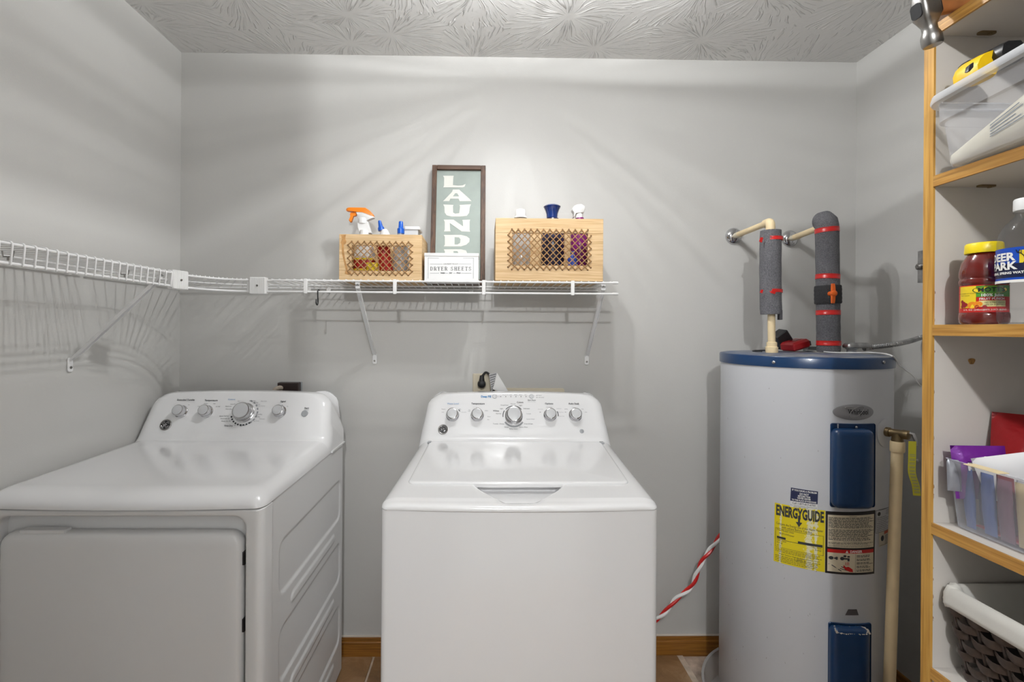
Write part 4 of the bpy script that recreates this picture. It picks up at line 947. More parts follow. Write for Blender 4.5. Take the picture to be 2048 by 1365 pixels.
# black-bordered cream label
q = [(1651.4, 1022.5), (1750, 1020.8), (1748, 1147.6), (1650, 1146)]
fq = frame_uv(q); Hh = fq[2]; bm = B(); lrect(bm, fq, 0, 0, 1, 1, .0008, 10); lab = obj('warning_label', bm, mat('black_paper', (34, 30, 30), .4), wh, smooth=None); lab['label'] = 'black bordered cream warning label'
bm = B(); lrect(bm, fq, .035, .055, .965, .575, .0011, 10); lrect(bm, fq, .035, .66, .965, .965, .0011, 10); obj('label_paper', bm, mat('cream_paper_label', (214, 202, 176), .5), lab, smooth=None)
bm = B(); lrect(bm, fq, .035, .605, .965, .66, .0011, 10); obj('danger_band', bm, m_red, lab, smooth=None)
bm = B(); ltext(bm, 'DANGER', fq, .57, .633, Hh*.055, bold=.0003); fn = fq[0]; bm.faces.new([bm.verts.new(fn(u, v, .0016)) for u, v in ((.36, .652), (.415, .652), (.3875, .612))]); obj('danger_lettering', bm, m_inkw, lab, smooth=None)
bm = B(); ltext(bm, 'IMPORTANT', fq, .5, .078, Hh*.024); lines(bm, fq, .05, .95, .09, .265, 9, h=.48); lines(bm, fq, .05, .95, .28, .41, 7, h=.48); lines(bm, fq, .05, .95, .415, .46, 2, h=.48)
ltext(bm, 'STATE OF CALIFORNIA NOTICE', fq, .5, .478, Hh*.024); lines(bm, fq, .05, .95, .49, .52, 2, h=.45); lines(bm, fq, .05, .95, .53, .565, 3, h=.25)
for i in range(5): lines(bm, fq, .58, .95, .685+.056*i, .725+.056*i, 2, h=.5, wmin=.7)
lrect(bm, fq, .555, .67, .56, .96, n=1)
def blob(u, v, ru, rv, k=12): bm.faces.new([bm.verts.new(fq[0](u+ru*cos(2*pi*i/k), v+rv*sin(2*pi*i/k))) for i in range(k)])
blob(.10, .745, .045, .028); blob(.20, .735, .022, .014); blob(.20, .757, .022, .014); blob(.17, .746, .02, .012); blob(.30, .745, .04, .028); blob(.35, .705, .03, .018); blob(.42, .712, .028, .014)
lrect(bm, fq, .31, .735, .44, .757, n=2); lrect(bm, fq, .40, .75, .44, .785, n=1)
bm.faces.new([bm.verts.new(fq[0](u, v)) for u, v in ((.05, .845), (.42, .80), (.42, .805), (.05, .85))]); bm.faces.new([bm.verts.new(fq[0](u, v)) for u, v in ((.10, .86), (.12, .855), (.30, .945), (.28, .95))])
bm.faces.new([bm.verts.new(fq[0](u, v)) for u, v in ((.26, .90), (.40, .925), (.40, .937), (.26, .91))]); bm.faces.new([bm.verts.new(fq[0](u, v)) for u, v in ((.29, .87), (.41, .91), (.41, .92), (.28, .88))])
obj('lettering', bm, m_ink, lab, smooth=None)
bm = B(); bm.faces.new([bm.verts.new(fq[0](u, v, .0016)) for u, v in ((.33, .845), (.37, .88), (.42, .87), (.50, .91), (.51, .955), (.44, .95), (.36, .92), (.32, .88))])
for i in range(3): lrect(bm, fq, .36+.03*i, .80, .37+.03*i, .85, .0016, 1)
obj('hand_picture', bm, m_red, lab, smooth=None)
# small dark blue sticker above
q = [(1582, 975.4), (1636, 983.6), (1634.6, 1021), (1580, 1014)]
fq = frame_uv(q); Hh = fq[2]; bm = B(); lrect(bm, fq, 0, 0, 1, 1, .0008, 6); lab = obj('service_sticker', bm, mat('white_paper', (222, 222, 222), .5), wh, smooth=None)
bm = B(); lrect(bm, fq, 0, 0, 1, .68, .0010, 6); obj('sticker_panel', bm, mat('navy_print', (34, 42, 78), .45), lab, smooth=None)
bm = B()
for s, v, h in (('IF YOU HAVE A PROBLEM', .10, .115), ('DO NOT', .255, .15), ('RETURN THIS', .375, .11), ('WATER HEATER', .485, .11), ('TO THE PLACE OF PURCHASE', .605, .10)): ltext(bm, s, fq, .5, v, Hh*h*1.05, bold=.0002, fit=min(.93, .028*len(s)*h/.075))
obj('white_lettering', bm, m_inkw, lab, smooth=None)
bm = B(); ltext(bm, 'Call 1-877-817-6750', fq, .5, .775, Hh*.14, bold=.0001, fit=.84); ltext(bm, 'For Any Installation, Warranty and', fq, .5, .89, Hh*.075, fit=.95); ltext(bm, 'performance questions', fq, .4, .96, Hh*.075); obj('lettering', bm, m_ink, lab, smooth=None)
# white data plates on the right flank, half behind the pipe
q = [(1751, 1022), (1783, 1010), (1783, 1052), (1750.5, 1067.5)]
fq = frame_uv(q); bm = B(); lrect(bm, fq, 0, 0, 1, 1, .0008, 6); lab = obj('rating_label', bm, mat('silver_paper', (200, 200, 202), .4), wh, smooth=None)
bm = B(); lframe(bm, fq, .0, .0, 1, 1, .001); blob(.14, .17, .07, .09); lines(bm, fq, .05, .95, .30, .95, 8, h=.22, wmin=.5); lines(bm, fq, .5, .95, .06, .28, 4, h=.3); obj('lettering', bm, m_ink, lab, smooth=None)
q = [(1757, 1066), (1779, 1056), (1779, 1085), (1757, 1095)]
fq = frame_uv(q); bm = B(); lrect(bm, fq, 0, 0, 1, 1, .0008, 4); lab = obj('shock_label', bm, mat('cream_paper_label2', (206, 198, 182), .5), wh, smooth=None)
bm = B(); lrect(bm, fq, .40, .02, 1, .22, .0012); obj('label_band', bm, mat('rust_print', (190, 88, 50), .5), lab, smooth=None)
bm = B(); blob(.25, .45, .12, .2); lines(bm, fq, .45, .97, .28, .95, 7, h=.4); lrect(bm, fq, .05, .9, .9, .92); obj('lettering', bm, m_ink, lab, smooth=None)
q = [(1696, 1219), (1713, 1219), (1717, 1231), (1690, 1231)]
fq = frame_uv(q); bm = B(); lrect(bm, fq, 0, 0, 1, 1, .0008, 4); lab = obj('torn_label', bm, mat('dark_grey_paper', (82, 78, 80), .5), wh, smooth=None)
# maker's oval
tb, zb = hcyl(1705.3, 824.8); bm = B(); ru, rv = .074*.95, .0225
th_l = hcyl(1665, 824)[0]; th_r = hcyl(1745.5, 826)[0]; ru = (th_r-th_l)/2*HR; tb = (th_l+th_r)/2
bm.faces.new([bm.verts.new(hpt(tb+ru*cos(2*pi*i/40)/HR, zb+rv*sin(2*pi*i/40), HR+.0012)) for i in range(40)][::1])
badge = None
bmesh.ops.triangulate(bm, faces=bm.faces)
bm.free(); bm = B()
rngs = []
for k, e in ((1.0, .0005), (1.0, .0022), (.95, .0028), (.5, .0028), (.02, .0028)): rngs.append([hpt(tb+k*ru*cos(2*pi*i/40)/HR, zb+k*rv*sin(2*pi*i/40), HR+e) for i in range(40)])
rings(bm, rngs); badge = obj('oval_badge', bm, mat('silver_badge', (150, 150, 154), .38, .4), wh)
fb = lambda u, v: hpt(tb+u/HR, zb+v, HR+.0034)
bm = B(); kw = .098*ru/.072*.9; kk = (ru*2*.50)/text_w('Whirlpool', .021, .0002); text(bm, 'Whirlpool', .021, fb, 'CENTER', .0002, ru*.17, 0, kk); obj('lettering', bm, mat('badge_ink', (30, 30, 34), .4), badge, smooth=None)
bm = B(); tube(bm, [fb(.004+.030*cos(a)*cos(.9)-.011*sin(a)*sin(.9), .001+.030*cos(a)*sin(.9)*.62+.011*sin(a)*cos(.9)) for a in [2*pi*i/28 for i in range(29)]], .0005, 4); tube(bm, [fb(-.016+.012*cos(a), .012+.0028*sin(a)) for a in [2*pi*i/20 for i in range(21)]], .0007, 4); obj('swirl', bm, m_steel, badge)
# blue element covers
def cover(pl, pr, ptop, pbot, plate_top, name, z_min=None):
    DP = .026; pm = (pl+pr)/2
    def span(d): 
        (ta, _), (tb_, _) = hcyl(pl, (ptop+pbot)/2, HR+d), hcyl(pr, (ptop+pbot)/2, HR+d); return (ta+tb_)/2, (tb_-ta)/2*HR
    tp, hp = span(.003); tc_, hw = span(DP-.004)
    zt_ = hcyl(pm, ptop, HR+DP)[1]; zbt = hcyl(pm, pbot, HR+DP)[1] if z_min is None else z_min; zp = hcyl(pm, plate_top, HR+.004)[1]
    # the box must sit on its plate: keep its foot inside the plate's edges
    lo, hi = min(tp-hp/HR, tc_-hw/HR), tp+hp/HR
    tp, hp = (lo+hi)/2, (hi-lo)/2*HR
    bm = B(); w, h = hp*2+.002, zp-zbt+.004; zc2 = (zp+zbt)/2
    def bend(t0, x, y, d): return hpt(t0+x/HR, y, HR+d)
    def dense(w, h, r): 
        out = []
        q = rrect(w, h, r, 4)
        for (x0, y0), (x1, y1) in zip(q, q[1:]+q[:1]):
            n = 8 if abs(x1-x0) > w*.4 else 1
            out += [(x0+(x1-x0)*i/n, y0+(y1-y0)*i/n) for i in range(n)]
        return out
    rings(bm, [[bend(tp, x, zc2+y, d) for x, y in dense(w-2*i, h-2*i, .006)] for i, d in ((0, .0005), (0, .003), (.001, .004))], True, False)
    o = obj(name, bm, m_blue, wh)
    bm = B(); w, h = hw*2, zt_-zbt; zc2 = (zt_+zbt)/2
    # profile across the box, bowed with the tank; loft of columns so that the face stays curved
    rs = [[bend(tc_, x, zc2+y, d) for x, y in dense(w-2*i, h-2*i, max(.016-i*.5, .004))] for i, d in ((0, .002), (0, DP*.55), (.0025, DP*.80), (.008, DP*.95), (.018, DP))]
    vr = rings(bm, rs, True, False); top = vr[-1]; c = [v for v in top]
    # close the face in vertical strips
    n = len(c); up_ = sorted([v for v in c if v.co.z > zc2], key=lambda v: atan2(v.co.x-HC.x, -(v.co.y-HC.y))); dn_ = sorted([v for v in c if v.co.z <= zc2], key=lambda v: atan2(v.co.x-HC.x, -(v.co.y-HC.y)))
    for a_, b_, c_, d_ in zip(up_, up_[1:], dn_[1:], dn_):
        try: bm.faces.new((a_, b_, c_, d_))
        except ValueError: pass
    obj('cover_box', bm, m_blue, o, smooth=40)
    ts = hcyl(pm+4, plate_top+5, HR+.004)[0]
    M = frame(hpt(ts, zp-.0075, HR+.0035), V((cos(ts), sin(ts), 0)), V((0, 0, 1)), V((sin(ts), -cos(ts), 0))); bm = B(); lathe(bm, [(.0036, 0), (.0034, .0022), (.0018, .0036)], M, 14); obj('screw', bm, m_galv, o)
    return o, (lambda x, y, d: bend(tc_, x, y, d)), zt_, w
cover(1667, 1750, 861, 1021.5, 849.7, 'element_cover')
co, bend, zt_, w = cover(1662.5, 1741.5, 1262, 1480, 1250.6, 'element_cover', .18)
bm = B()
for i in range(260):
    x, k = random.uniform(-w*.40, w*.46), random.random(); P = bend(x, zt_-.0015-.010*k*k, .004+.021*k**.55); r = random.uniform(.0012, .0034)
    lathe(bm, [(r, -.0003), (r*.8, .0006), (r*.2, .0010)], Matrix.Translation(P) @ Matrix.Rotation(.6, 4, 'X'), 6)
d_ = obj('dust', bm, mat('plaster_dust', (190, 180, 168), .95), co); d_['kind'] = 'stuff'
# scuffs
bm = B()
for i in range(46):
    px, py = random.uniform(1448, 1650), random.uniform(770, 1340); f_ = on_tank(px, py, .0006); a = random.uniform(-.4, .4)+pi/2; L = random.uniform(.0015, .007); w_ = random.uniform(.0003, .0008)
    bm.faces.new([bm.verts.new(f_(x*cos(a)-y*sin(a), x*sin(a)+y*cos(a))) for x, y in ((0, -w_), (L, 0), (0, w_), (-L*.3, 0))])
s_ = obj('scuff_marks', bm, mat('scuff', (120, 118, 120), .7), wh, smooth=None); s_['kind'] = 'stuff'

# relief valve
tv, zv = hcyl(1770, 863.5); tp, zp = hcyl(1769, 866)
er, et = V((sin(tv), -cos(tv), 0)), V((cos(tv), sin(tv), 0))
bm = B(); rings(bm, [[hpt(tp+r*.036*cos(2*pi*i/28)/HR, zp+r*.041*sin(2*pi*i/28), HR+e) for i in range(28)] for r, e in ((1, .0005), (1, .0022), (.9, .003), (.02, .003))]); obj('valve_collar_plate', bm, m_tank, wh)
MV = frame(hpt(tv, zv), et, V((0, 0, 1)), er)
vx = lambda a, b, c: MV @ V((a, b, c))
bm = B(); lathe(bm, [(.0135, -.004), (.0135, .012), (.011, .013), (.0115, .040), (.013, .043), (.013, .056), (.009, .058)], MV, 14); vlv = obj('relief_valve', bm, m_brass, wh)
bm = B(); tube(bm, [vx(0, 0, .030), vx(0, -.012, .030), vx(0, -.026, .030)], [.013, .0135, .0150], 14); obj('valve_outlet', bm, m_brass, vlv)
bm = B(); tube(bm, [vx(.002, .006, .056), vx(.004, .004, .064), vx(.004, -.012, .070), vx(.004, -.026, .071)], [.0045, .005, .0048, .004], 8); obj('lever', bm, m_galv, vlv)
pc = vx(0, 0, .030); zc0 = zv-.026
bot = at(1779, 1365, pc.y-.002); dirv = (bot-V((pc.x, pc.y, zc0))); bot0 = V((pc.x, pc.y, zc0))+dirv*((zc0-.03)/(-dirv.z))
dp = thing('discharge_pipe', 'cream plastic pipe running down beside the water heater from its relief valve', 'pipe', (bot0.x, bot0.y, .03))
bm = B(); tube(bm, [V((pc.x, pc.y, zc0+.002)), bot0], .0142, 20); obj('pipe', bm, m_cream, dp)
bm = B(); A_ = V((pc.x, pc.y, zc0+.004)); tube(bm, [A_, A_-V((0, 0, .004)), A_-V((0, 0, .026)), A_-V((0, 0, .030))], [.0165, .0175, .0175, .0165], 20); obj('adapter', bm, m_cream, dp)
bm = B(); c0 = vx(.004, -.012, .0705)+V((-.016, -.008, 0))
strip = [c0, c0+V((-.004, -.004, -.045)), c0+V((-.006, -.006, -.085)), c0+V((.004, -.006, -.118)), c0+V((.010, -.004, -.148))]
sp_ = spline(strip, 4); rings(bm, [[p+V((-.010, .002, 0)), p+V((.008, -.002, 0)), p+V((.008, -.0023, 0)), p+V((-.010, .0017, 0))] for p in sp_])
tg = obj('valve_tag', bm, mat('yellow_tag', (214, 208, 60), .5), wh); tg['label'] = 'long yellow warning tag'
bm = B()
for i in range(3, len(sp_)-2):
    for k in (.25, .6):
        p = sp_[i].lerp(sp_[i+1], k); bm.faces.new([bm.verts.new(p+V((a, b, c))) for a, b, c in ((-.007, .0010, .0006), (.006, -.0020, .0006), (.006, -.0020, -.0006), (-.007, .0010, -.0006))])
obj('lettering', bm, m_inkg, tg, smooth=None)

# ------------------------------------------------------------------ insulated pipes on the heater
def sleeve(parent, c0, c1, r, name='foam_sleeve', mm=None, bow=0):
    bm = B(); pts = [V(c0).lerp(V(c1), t) for t in [i/14 for i in range(15)]]
    for i, p in enumerate(pts): p.x += bow*sin(pi*i/14)
    tube(bm, pts, [r*(.965 if i in (0, 14) else 1+.012*sin(i*1.9)) for i in range(15)], 28, True); return obj(name, bm, mm or m_foam, parent)
def band(parent, c, r, h, tilt=0):
    M = Matrix.Translation(c) @ Matrix.Rotation(tilt, 4, 'Y'); bm = B(); lathe(bm, [(r, -h/2), (r+.0006, -h/2), (r+.0006, -h*.17), (r+.0003, -h*.15), (r+.0007, h*.12), (r+.0004, h*.15), (r+.0006, h*.3), (r+.0006, h/2), (r, h/2)], M, 28); return obj('tape_band', bm, m_red, parent, smooth=60)
# left pipe
Y1 = 1.652
p1 = thing('hot_water_pipe', 'cream pipe with a single grey foam sleeve, left pipe on the water heater', 'pipe', at(1543, 704, Y1), 'insulated pipes on the water heater')
b1 = at(1543.5, 704, Y1); e1_ = at(1541, 447, Y1); x1 = b1.x; zA = e1_.z
w1 = at(1467, 473, D)
yb_ = D-.004
bm = B(); tube(bm, [(b1.x, Y1, HZ), (e1_.x, Y1, zA-.02)], .0118, 20); obj('riser', bm, m_cream, p1)
bm = B(); tube(bm, [(b1.x, Y1, HZ), (b1.x, Y1, HZ+.003), (b1.x, Y1, HZ+.020), (b1.x, Y1, HZ+.022)], [.0185, .0195, .0195, .0165], 20); tube(bm, [(b1.x, Y1, HZ+.022), (b1.x, Y1, HZ+.036), (b1.x, Y1, HZ+.038)], [.0162, .0162, .013], 20); obj('base_fitting', bm, m_cream, p1)
el = [(e1_.x, Y1, zA-.036), (e1_.x, Y1, zA-.012)]+[tuple(p) for p in bez((e1_.x, Y1, zA-.012), (e1_.x, Y1, zA+.004), (e1_.x+.001, Y1+.006, zA+.006), (e1_.x+.002, Y1+.022, zA+.006), 6)][1:]+[(e1_.x+.004, Y1+.036, zA+.006)]
bm = B(); tube(bm, el, [.0150]+[.0146]*(len(el)-2)+[.0150], 20); obj('elbow', bm, m_cream, p1)
bm = B(); tube(bm, [(e1_.x+.003, Y1+.03, zA+.006), (w1.x, D-.03, w1.z)], .0108, 18); obj('wall_pipe', bm, m_cream, p1)
def esc(parent, c):
    bm = B(); lathe(bm, [(.034, 0), (.0335, .004), (.028, .012), (.018, .017), (.0125, .018)], frame(V((c.x, D-.0005, c.z)), V((1, 0, 0)), V((0, 0, 1)), V((0, -1, 0))), 32, True, False); obj('escutcheon', bm, m_chrome, parent)
    bm = B(); tube(bm, [(c.x, D-.002, c.z), (c.x-.001, D-.06, c.z-.001)], .0118, 18); obj('coupling', bm, m_beige, parent)
esc(p1, w1)
s0, s1 = at(1542, 629, Y1), at(1541.5, 462, Y1); sr = .0335
sleeve(p1, (s0.x, Y1, s0.z), (s1.x, Y1, s1.z), sr, bow=-.002)
bm = B(); f0 = at(1556, 632, Y1-.01)
rings(bm, [[V((f0.x+a*.9, Y1-.012+b, z)) for a, b in ((-.002, -.012), (.012, -.006), (.013, .012), (.007, .016), (.008, .0), (-.002, -.006))] for z in (f0.z+.02, f0.z+.004, f0.z-.014)]); obj('foam_flap', bm, m_foam, p1)
band(p1, V((s0.x, Y1, at(1542, 475, Y1-sr).z)), sr+.0008, .012); band(p1, V((s0.x, Y1, at(1542, 581, Y1-sr).z)), sr+.0008, .011, .03)
for px, py, sx, sz in ((1521, 480, -.006, .013), (1522, 583, -.005, .009), (1546, 583, -.010, .012)):
    P = at(px, py, Y1-sr*.55 if px < 1530 else Y1-sr-.001); bm = B()
    rings(bm, [[P+V((a*abs(sx), -.002-e, b*sz)) for a, b in ((1.2, .55), (-.3, .6), (-1.1, -.45), (.4, -.8))] for e in (0, .0022)]); obj('tape_end', bm, m_red, p1, smooth=None)
# right pipe
Y2 = 1.675
p2 = thing('cold_water_pipe', 'right water heater pipe, thick grey foam with red bands and an orange valve', 'pipe', at(1657, 702, Y2), 'insulated pipes on the water heater')
bt = at(1657, 702, Y2); tp_ = at(1653, 428, Y2); w2 = at(1579, 478, D); R2 = .0355
zt2 = at(1655, 450, Y2).z
def p2x(py): return at(1653.5+(py-428)*.0135, py, Y2)
bm = B(); tube(bm, [(bt.x, Y2, HZ), (tp_.x, Y2, zt2)], .0125, 18); obj('riser', bm, m_cream, p2)
# bent foam cap at the top, leaning back to the wall pipe
pA = p2x(630); pB = p2x(453)
bm = B(); cap = [V((pA.x, Y2, pA.z)).lerp(V((pB.x, Y2, pB.z)), i/12) for i in range(13)]+[V((pB.x+.0015, Y2+.006, pB.z+.014)), V((pB.x+.002, Y2+.016, pB.z+.022)), V((pB.x+.002, Y2+.032, pB.z+.024))]
tube(bm, cap, [R2*.97]+[R2*(1+.010*sin(i*2.1)) for i in range(12)]+[R2*1.0, R2*1.0, R2*.93], 28); obj('foam_sleeve', bm, m_foam, p2)
bm = B(); tube(bm, [(pB.x, Y2+.02, pB.z+.004), (w2.x, D-.03, w2.z)], .0112, 18); obj('wall_pipe', bm, m_cream, p2); esc(p2, w2)
a_, b_ = p2x(608), p2x(572); sleeve(p2, (a_.x, Y2, a_.z), (b_.x, Y2, b_.z), .0405, 'valve_wrap', mat('dark_foam', (58, 58, 60), .95, bump=(420, .9, .004)))
a_, b_ = p2x(703), p2x(611); sleeve(p2, (bt.x, Y2, HZ+.001), (b_.x, Y2, b_.z), R2*1.0)
for py, t in ((456, -.06), (551, .05), (624, .0), (686, .0)):
    c = p2x(py); c = V((c.x, Y2, at(1655, py+1, Y2-R2).z)); band(p2, c, R2+.0008, .0165, t)
P = at(1664.5, 587.5, Y2-.045); bm = B(); M = XZ(P)
lathe(bm, [(.008, -.012), (.008, .004), (.0095, .005), (.0095, .012), (.007, .014)], M, 18)
for s in (1, -1): rings(bm, [[M @ V((x, y, z)) for x, y, z in ((-.0055+k*.0012, s*y0, 0), (.0055-k*.0012, s*y0, 0), (.0055-k*.0012, s*y0, .009-.003*k), (-.0055+k*.0012, s*y0, .009-.003*k))] for k, y0 in ((0, .002), (.4, .022), (1, .0335))])
obj('valve_handle', bm, m_orange, p2, smooth=40)

# things lying on the heater
def htop(px, Y, dz=0): p = at(px, 700, Y); p.z = HZ+.001+dz; return p
P = atz(1640, 700, HZ); 
root = thing('junction_box', 'grey metal electrical connector on the heater top with flexible conduit', 'junction box', atz(1705, 706, HZ+.002))
Pj = atz(1703, 707, HZ)
bm = B(); lathe(bm, [(.058, .001), (.058, .0025), (.055, .003)], Matrix.Translation((Pj.x-.045, Pj.y+.03, HZ)), 32); obj('cover_disc', bm, mat('pale_disc', (186, 182, 174), .5, var=(30, .12)), root)
bm = B(); lathe(bm, [(.014, 0), (.014, .010), (.018, .012), (.018, .016)], Matrix.Translation((Pj.x, Pj.y, HZ+.003)), 18); obj('bushing', bm, m_grey, root)
bm = B(); M = frame(V((Pj.x+.022, Pj.y+.004, HZ+.024)), V((.98, .2, 0)).normalized(), V((-.2, .98, 0)).normalized(), V((0, 0, 1)))
rslab(bm, .098, .036, .012, M, [(.003, -.006), (0, -.003), (0, .004), (.004, .010), (.010, .013)], 5); obj('connector_body', bm, m_galv, root)
bm = B(); lathe(bm, [(.004, 0), (.004, .009), (.002, .011)], Matrix.Translation((Pj.x+.055, Pj.y-.014, HZ+.012)), 8); obj('clamp_screw', bm, m_steel, root)
c_pts = [at(1728, 698, Pj.y+.01), at(1745, 695, Pj.y+.015), at(1790, 689, 1.60), at(1822, 682, 1.63), atx(1846, 675, 1.512), V((1.512, 1.52, 1.325)), V((1.512, 1.40, 1.36))]
cp0 = spline(c_pts, 60); cp = [cp0[0]]; acc_ = 0
for a, b in zip(cp0, cp0[1:]):
    L_ = (b-a).length; s_ = .0018-acc_
    while s_ < L_: cp.append(a.lerp(b, s_/L_)); s_ += .0018
    acc_ = L_-(s_-.0018)
bm = B()
tube(bm, cp, [(.0072, .0086, .0090, .0086)[i % 4] for i in range(len(cp))], 10); obj('flexible_conduit', bm, m_galv, root, smooth=25)
bx_ = atx(1838, 536, XR); 
eb = thing('disconnect_box', 'small grey electrical box on the right wall behind the cabinet edge', 'electrical box', (XR, bx_.y, bx_.z))
za, zb2 = atx(1838, 506, XR).z, atx(1838, 568, XR).z; ya = atx(1836.5, 536, XR-.03).y
bm = B(); box(bm, XR-.032, XR-.0005, ya-.11, ya, zb2, za); obj('box_body', bm, m_galv, eb)
Pk = atx(1838.5, 534, XR-.036); bm = B(); lathe(bm, [(.011, 0), (.011, .010), (.007, .014)], frame(V((XR-.032, ya-.012, Pk.z)), V((0, -1, 0)), V((0, 0, 1)), V((-1, 0, 0))), 18); obj('knob', bm, m_steel, eb)
# white thermostat wire across the top and over the rim
bm = B(); w_ = [htop(1612, 1.77, .004), htop(1636, 1.70, .004), htop(1668, 1.60, .004), htop(1715, 1.545, .006), htop(1748, 1.51, .008), hpt(hcyl(1772, 716)[0]+.05, HZ+.006, HR+.010), atx(1800, 732, 1.31), atx(1826, 752, 1.36), atx(1846, 773, 1.40), V((1.505, 1.58, 1.20)), V((XR-.004, 1.55, 1.10))]
tag(obj('thin_cable', (tube(bm, spline(w_, 7), .0021, 6), bm)[1], m_plastic, origin=w_[0]), 'thin white cable trailing over the blue rim of the water heater', 'cable')
# black adapter and red tool
A_ = htop(1566, 1.775); root = thing('power_adapter', 'black plug-in adapter leaning behind the left pipe on the heater top', 'adapter', A_)
bm = B(); M = frame(at(1564, 679, 1.775), V((.8, 0, .6)).normalized(), V((-.6, 0, .8)).normalized(), V((0, -1, 0))); M = M @ Matrix.Rotation(.12, 4, 'X')
rslab(bm, .052, .062, .006, M, [(.004, -.024), (0, -.020), (0, .018), (.004, .022)], 4); obj('adapter_body', bm, m_black, root)
zl0 = min((M @ V((x, y, z))).z for x in (-.026, .026) for y in (-.031, .031) for z in (-.024, .022)); 
for o_ in root.children: o_.location.z += HZ+.001-zl0
bm = B(); tube(bm, spline([htop(1548, 1.765, .004), htop(1528, 1.765, .003), htop(1508, 1.74, .003), htop(1507, 1.69, .003), htop(1524, 1.66, .003)], 6), .0022, 6); obj('adapter_cord', bm, m_black, root)
R_ = htop(1590, 1.735); root = thing('red_meter', 'red boxy hand meter lying on the heater top between the pipes', 'meter', R_)
bm = B(); M = frame(V((R_.x, R_.y, HZ+.026)), V((.93, .25, .22)).normalized(), V((-.25, .968, 0)).normalized(), V((-.22, -.05, .95)).normalized())
rslab(bm, .078, .062, .008, M, [(.006, -.016), (0, -.010), (0, .008), (.008, .016)], 4); mo = obj('meter_body', bm, mat('red_plastic', (160, 24, 30), .35), root)
bm = B(); rslab(bm, .03, .026, .004, M @ Matrix.Translation((.004, 0, .0158)), [(0, 0), (0, .0015)], 3); obj('meter_window', bm, mat('dark_red_window', (120, 16, 22), .15), root)
bm = B(); rslab(bm, .012, .05, .004, M @ Matrix.Translation((.042, 0, -.004)), [(0, -.008), (0, .008)], 3); obj('end_cap', bm, m_black, root)
P = htop(1634, 1.74); bm = B(); box(bm, P.x-.012, P.x+.04, P.y+.03, P.y+.06, HZ+.001, HZ+.018); tag(obj('small_clear_box', bm, mat('smoky_plastic', (108, 118, 118), .25), origin=(P.x, P.y+.04, HZ)), 'small smoky grey box on the heater top behind the right pipe', 'box')

# drain pan
pr = HR+.048; bm = B(); prof = [(pr-.018, .005), (pr-.008, .012), (pr-.002, .09), (pr, .098), (pr+.008, .100), (pr+.009, .097)]
lathe(bm, [(.01, .0048)]+prof, MH, 72, True, False)
tag(obj('drain_pan', bm, clear('smoky_clear_plastic', (186, 190, 194), .38, .15), origin=HC), 'clear plastic drain pan under the water heater', 'pan')

# red and white twisted cord
pts = [at(1120, 1306, 1.905), at(1200, 1296, 1.90), at(1270, 1264, 1.875)]+[at(px, py, 1.85) for px, py in ((1323, 1232), (1352, 1199.5), (1382, 1175), (1394, 1147.5), (1405, 1123), (1420, 1101), (1437.5, 1078))]+[at(1460, 1040, 1.87), at(1490, 990, 1.90)]
sp_ = spline(pts, 16); cr = thing('twisted_cord', 'red and white twisted cord hanging between the washer and the water heater', 'cord', pts[0])
L = 0; acc = [0]
for a, b in zip(sp_, sp_[1:]): L += (b-a).length; acc.append(L)
for k, (nm, m) in enumerate((('red_strand', m_red), ('white_strand', m_plastic))):
    q = []
    for i, p in enumerate(sp_):
        t = (sp_[min(i+1, len(sp_)-1)]-sp_[max(i-1, 0)]).normalized(); n1 = t.cross(V((0, 1, 0))).normalized(); n2 = t.cross(n1); a = acc[i]/.118*2*pi+k*pi
        q.append(p+(n1*cos(a)+n2*sin(a))*.0042)
    bm = B(); tube(bm, q, .0062, 8); obj(nm, bm, m, cr)

# wall outlets
P = at(964, 750, D); ot = thing('wall_outlet', 'beige duplex outlet on the back wall behind the washer', 'outlet', (P.x, D, P.z-.057))
x0 = at(945.5, 760, D).x; zt = at(960, 747.6, D).z
bm = B(); rslab(bm, .073, .117, .004, XZ((x0+.0365, D-.0003, zt-.0585)), [(0, 0), (0, .003), (.003, .0058)], 3); obj('cover_plate', bm, m_beige, ot)
for k in (.039, .078):
    bm = B(); rslab(bm, .034, .028, .009, XZ((x0+.0365, D-.006, zt-k)), [(0, 0), (.001, .0018)], 4); rc = obj('receptacle', bm, m_beige, ot)
    bm = B()
    for s in (-.0064, .0064): box(bm, x0+.0365+s-.001, x0+.0365+s+.001, D-.0082, D-.0076, zt-k-.002, zt-k+.006)
    obj('slots', bm, m_black, rc)
pl = thing('washer_plug', 'black plug and cord pushed into the beige outlet', 'plug', (x0+.032, D-.03, zt-.04))
cx, cz = at(963.3, 769, D-.03).x, at(963.3, 769, D-.03).z
bm = B(); M = XZ((cx, D-.009, cz)); lathe(bm, [(.015, 0), (.0165, .004), (.0165, .018), (.013, .026), (.008, .029)], M, 20); obj('plug_head', bm, m_rubber, pl)
bm = B(); tube(bm, [(cx, D-.022, cz), (cx+.0005, D-.022, cz+.012), (cx+.001, D-.022, cz+.030)], [.0145, .012, .0085], 14); tube(bm, [(cx+.001, D-.022, cz+.028), (cx+.0012, D-.022, cz+.034)], [.0095, .0085], 14); obj('strain_relief', bm, m_rubber, pl)
q = [V((cx+.001, D-.022, cz+.032)), at(966, 751, D-.024), at(972, 745.5, D-.026), at(980, 752, D-.03), at(986, 770, D-.035), at(990, 800, D-.04), at(990, 860, D-.05)]
bm = B(); tube(bm, spline(q, 7), .0046, 10); obj('cord', bm, m_rubber, pl)
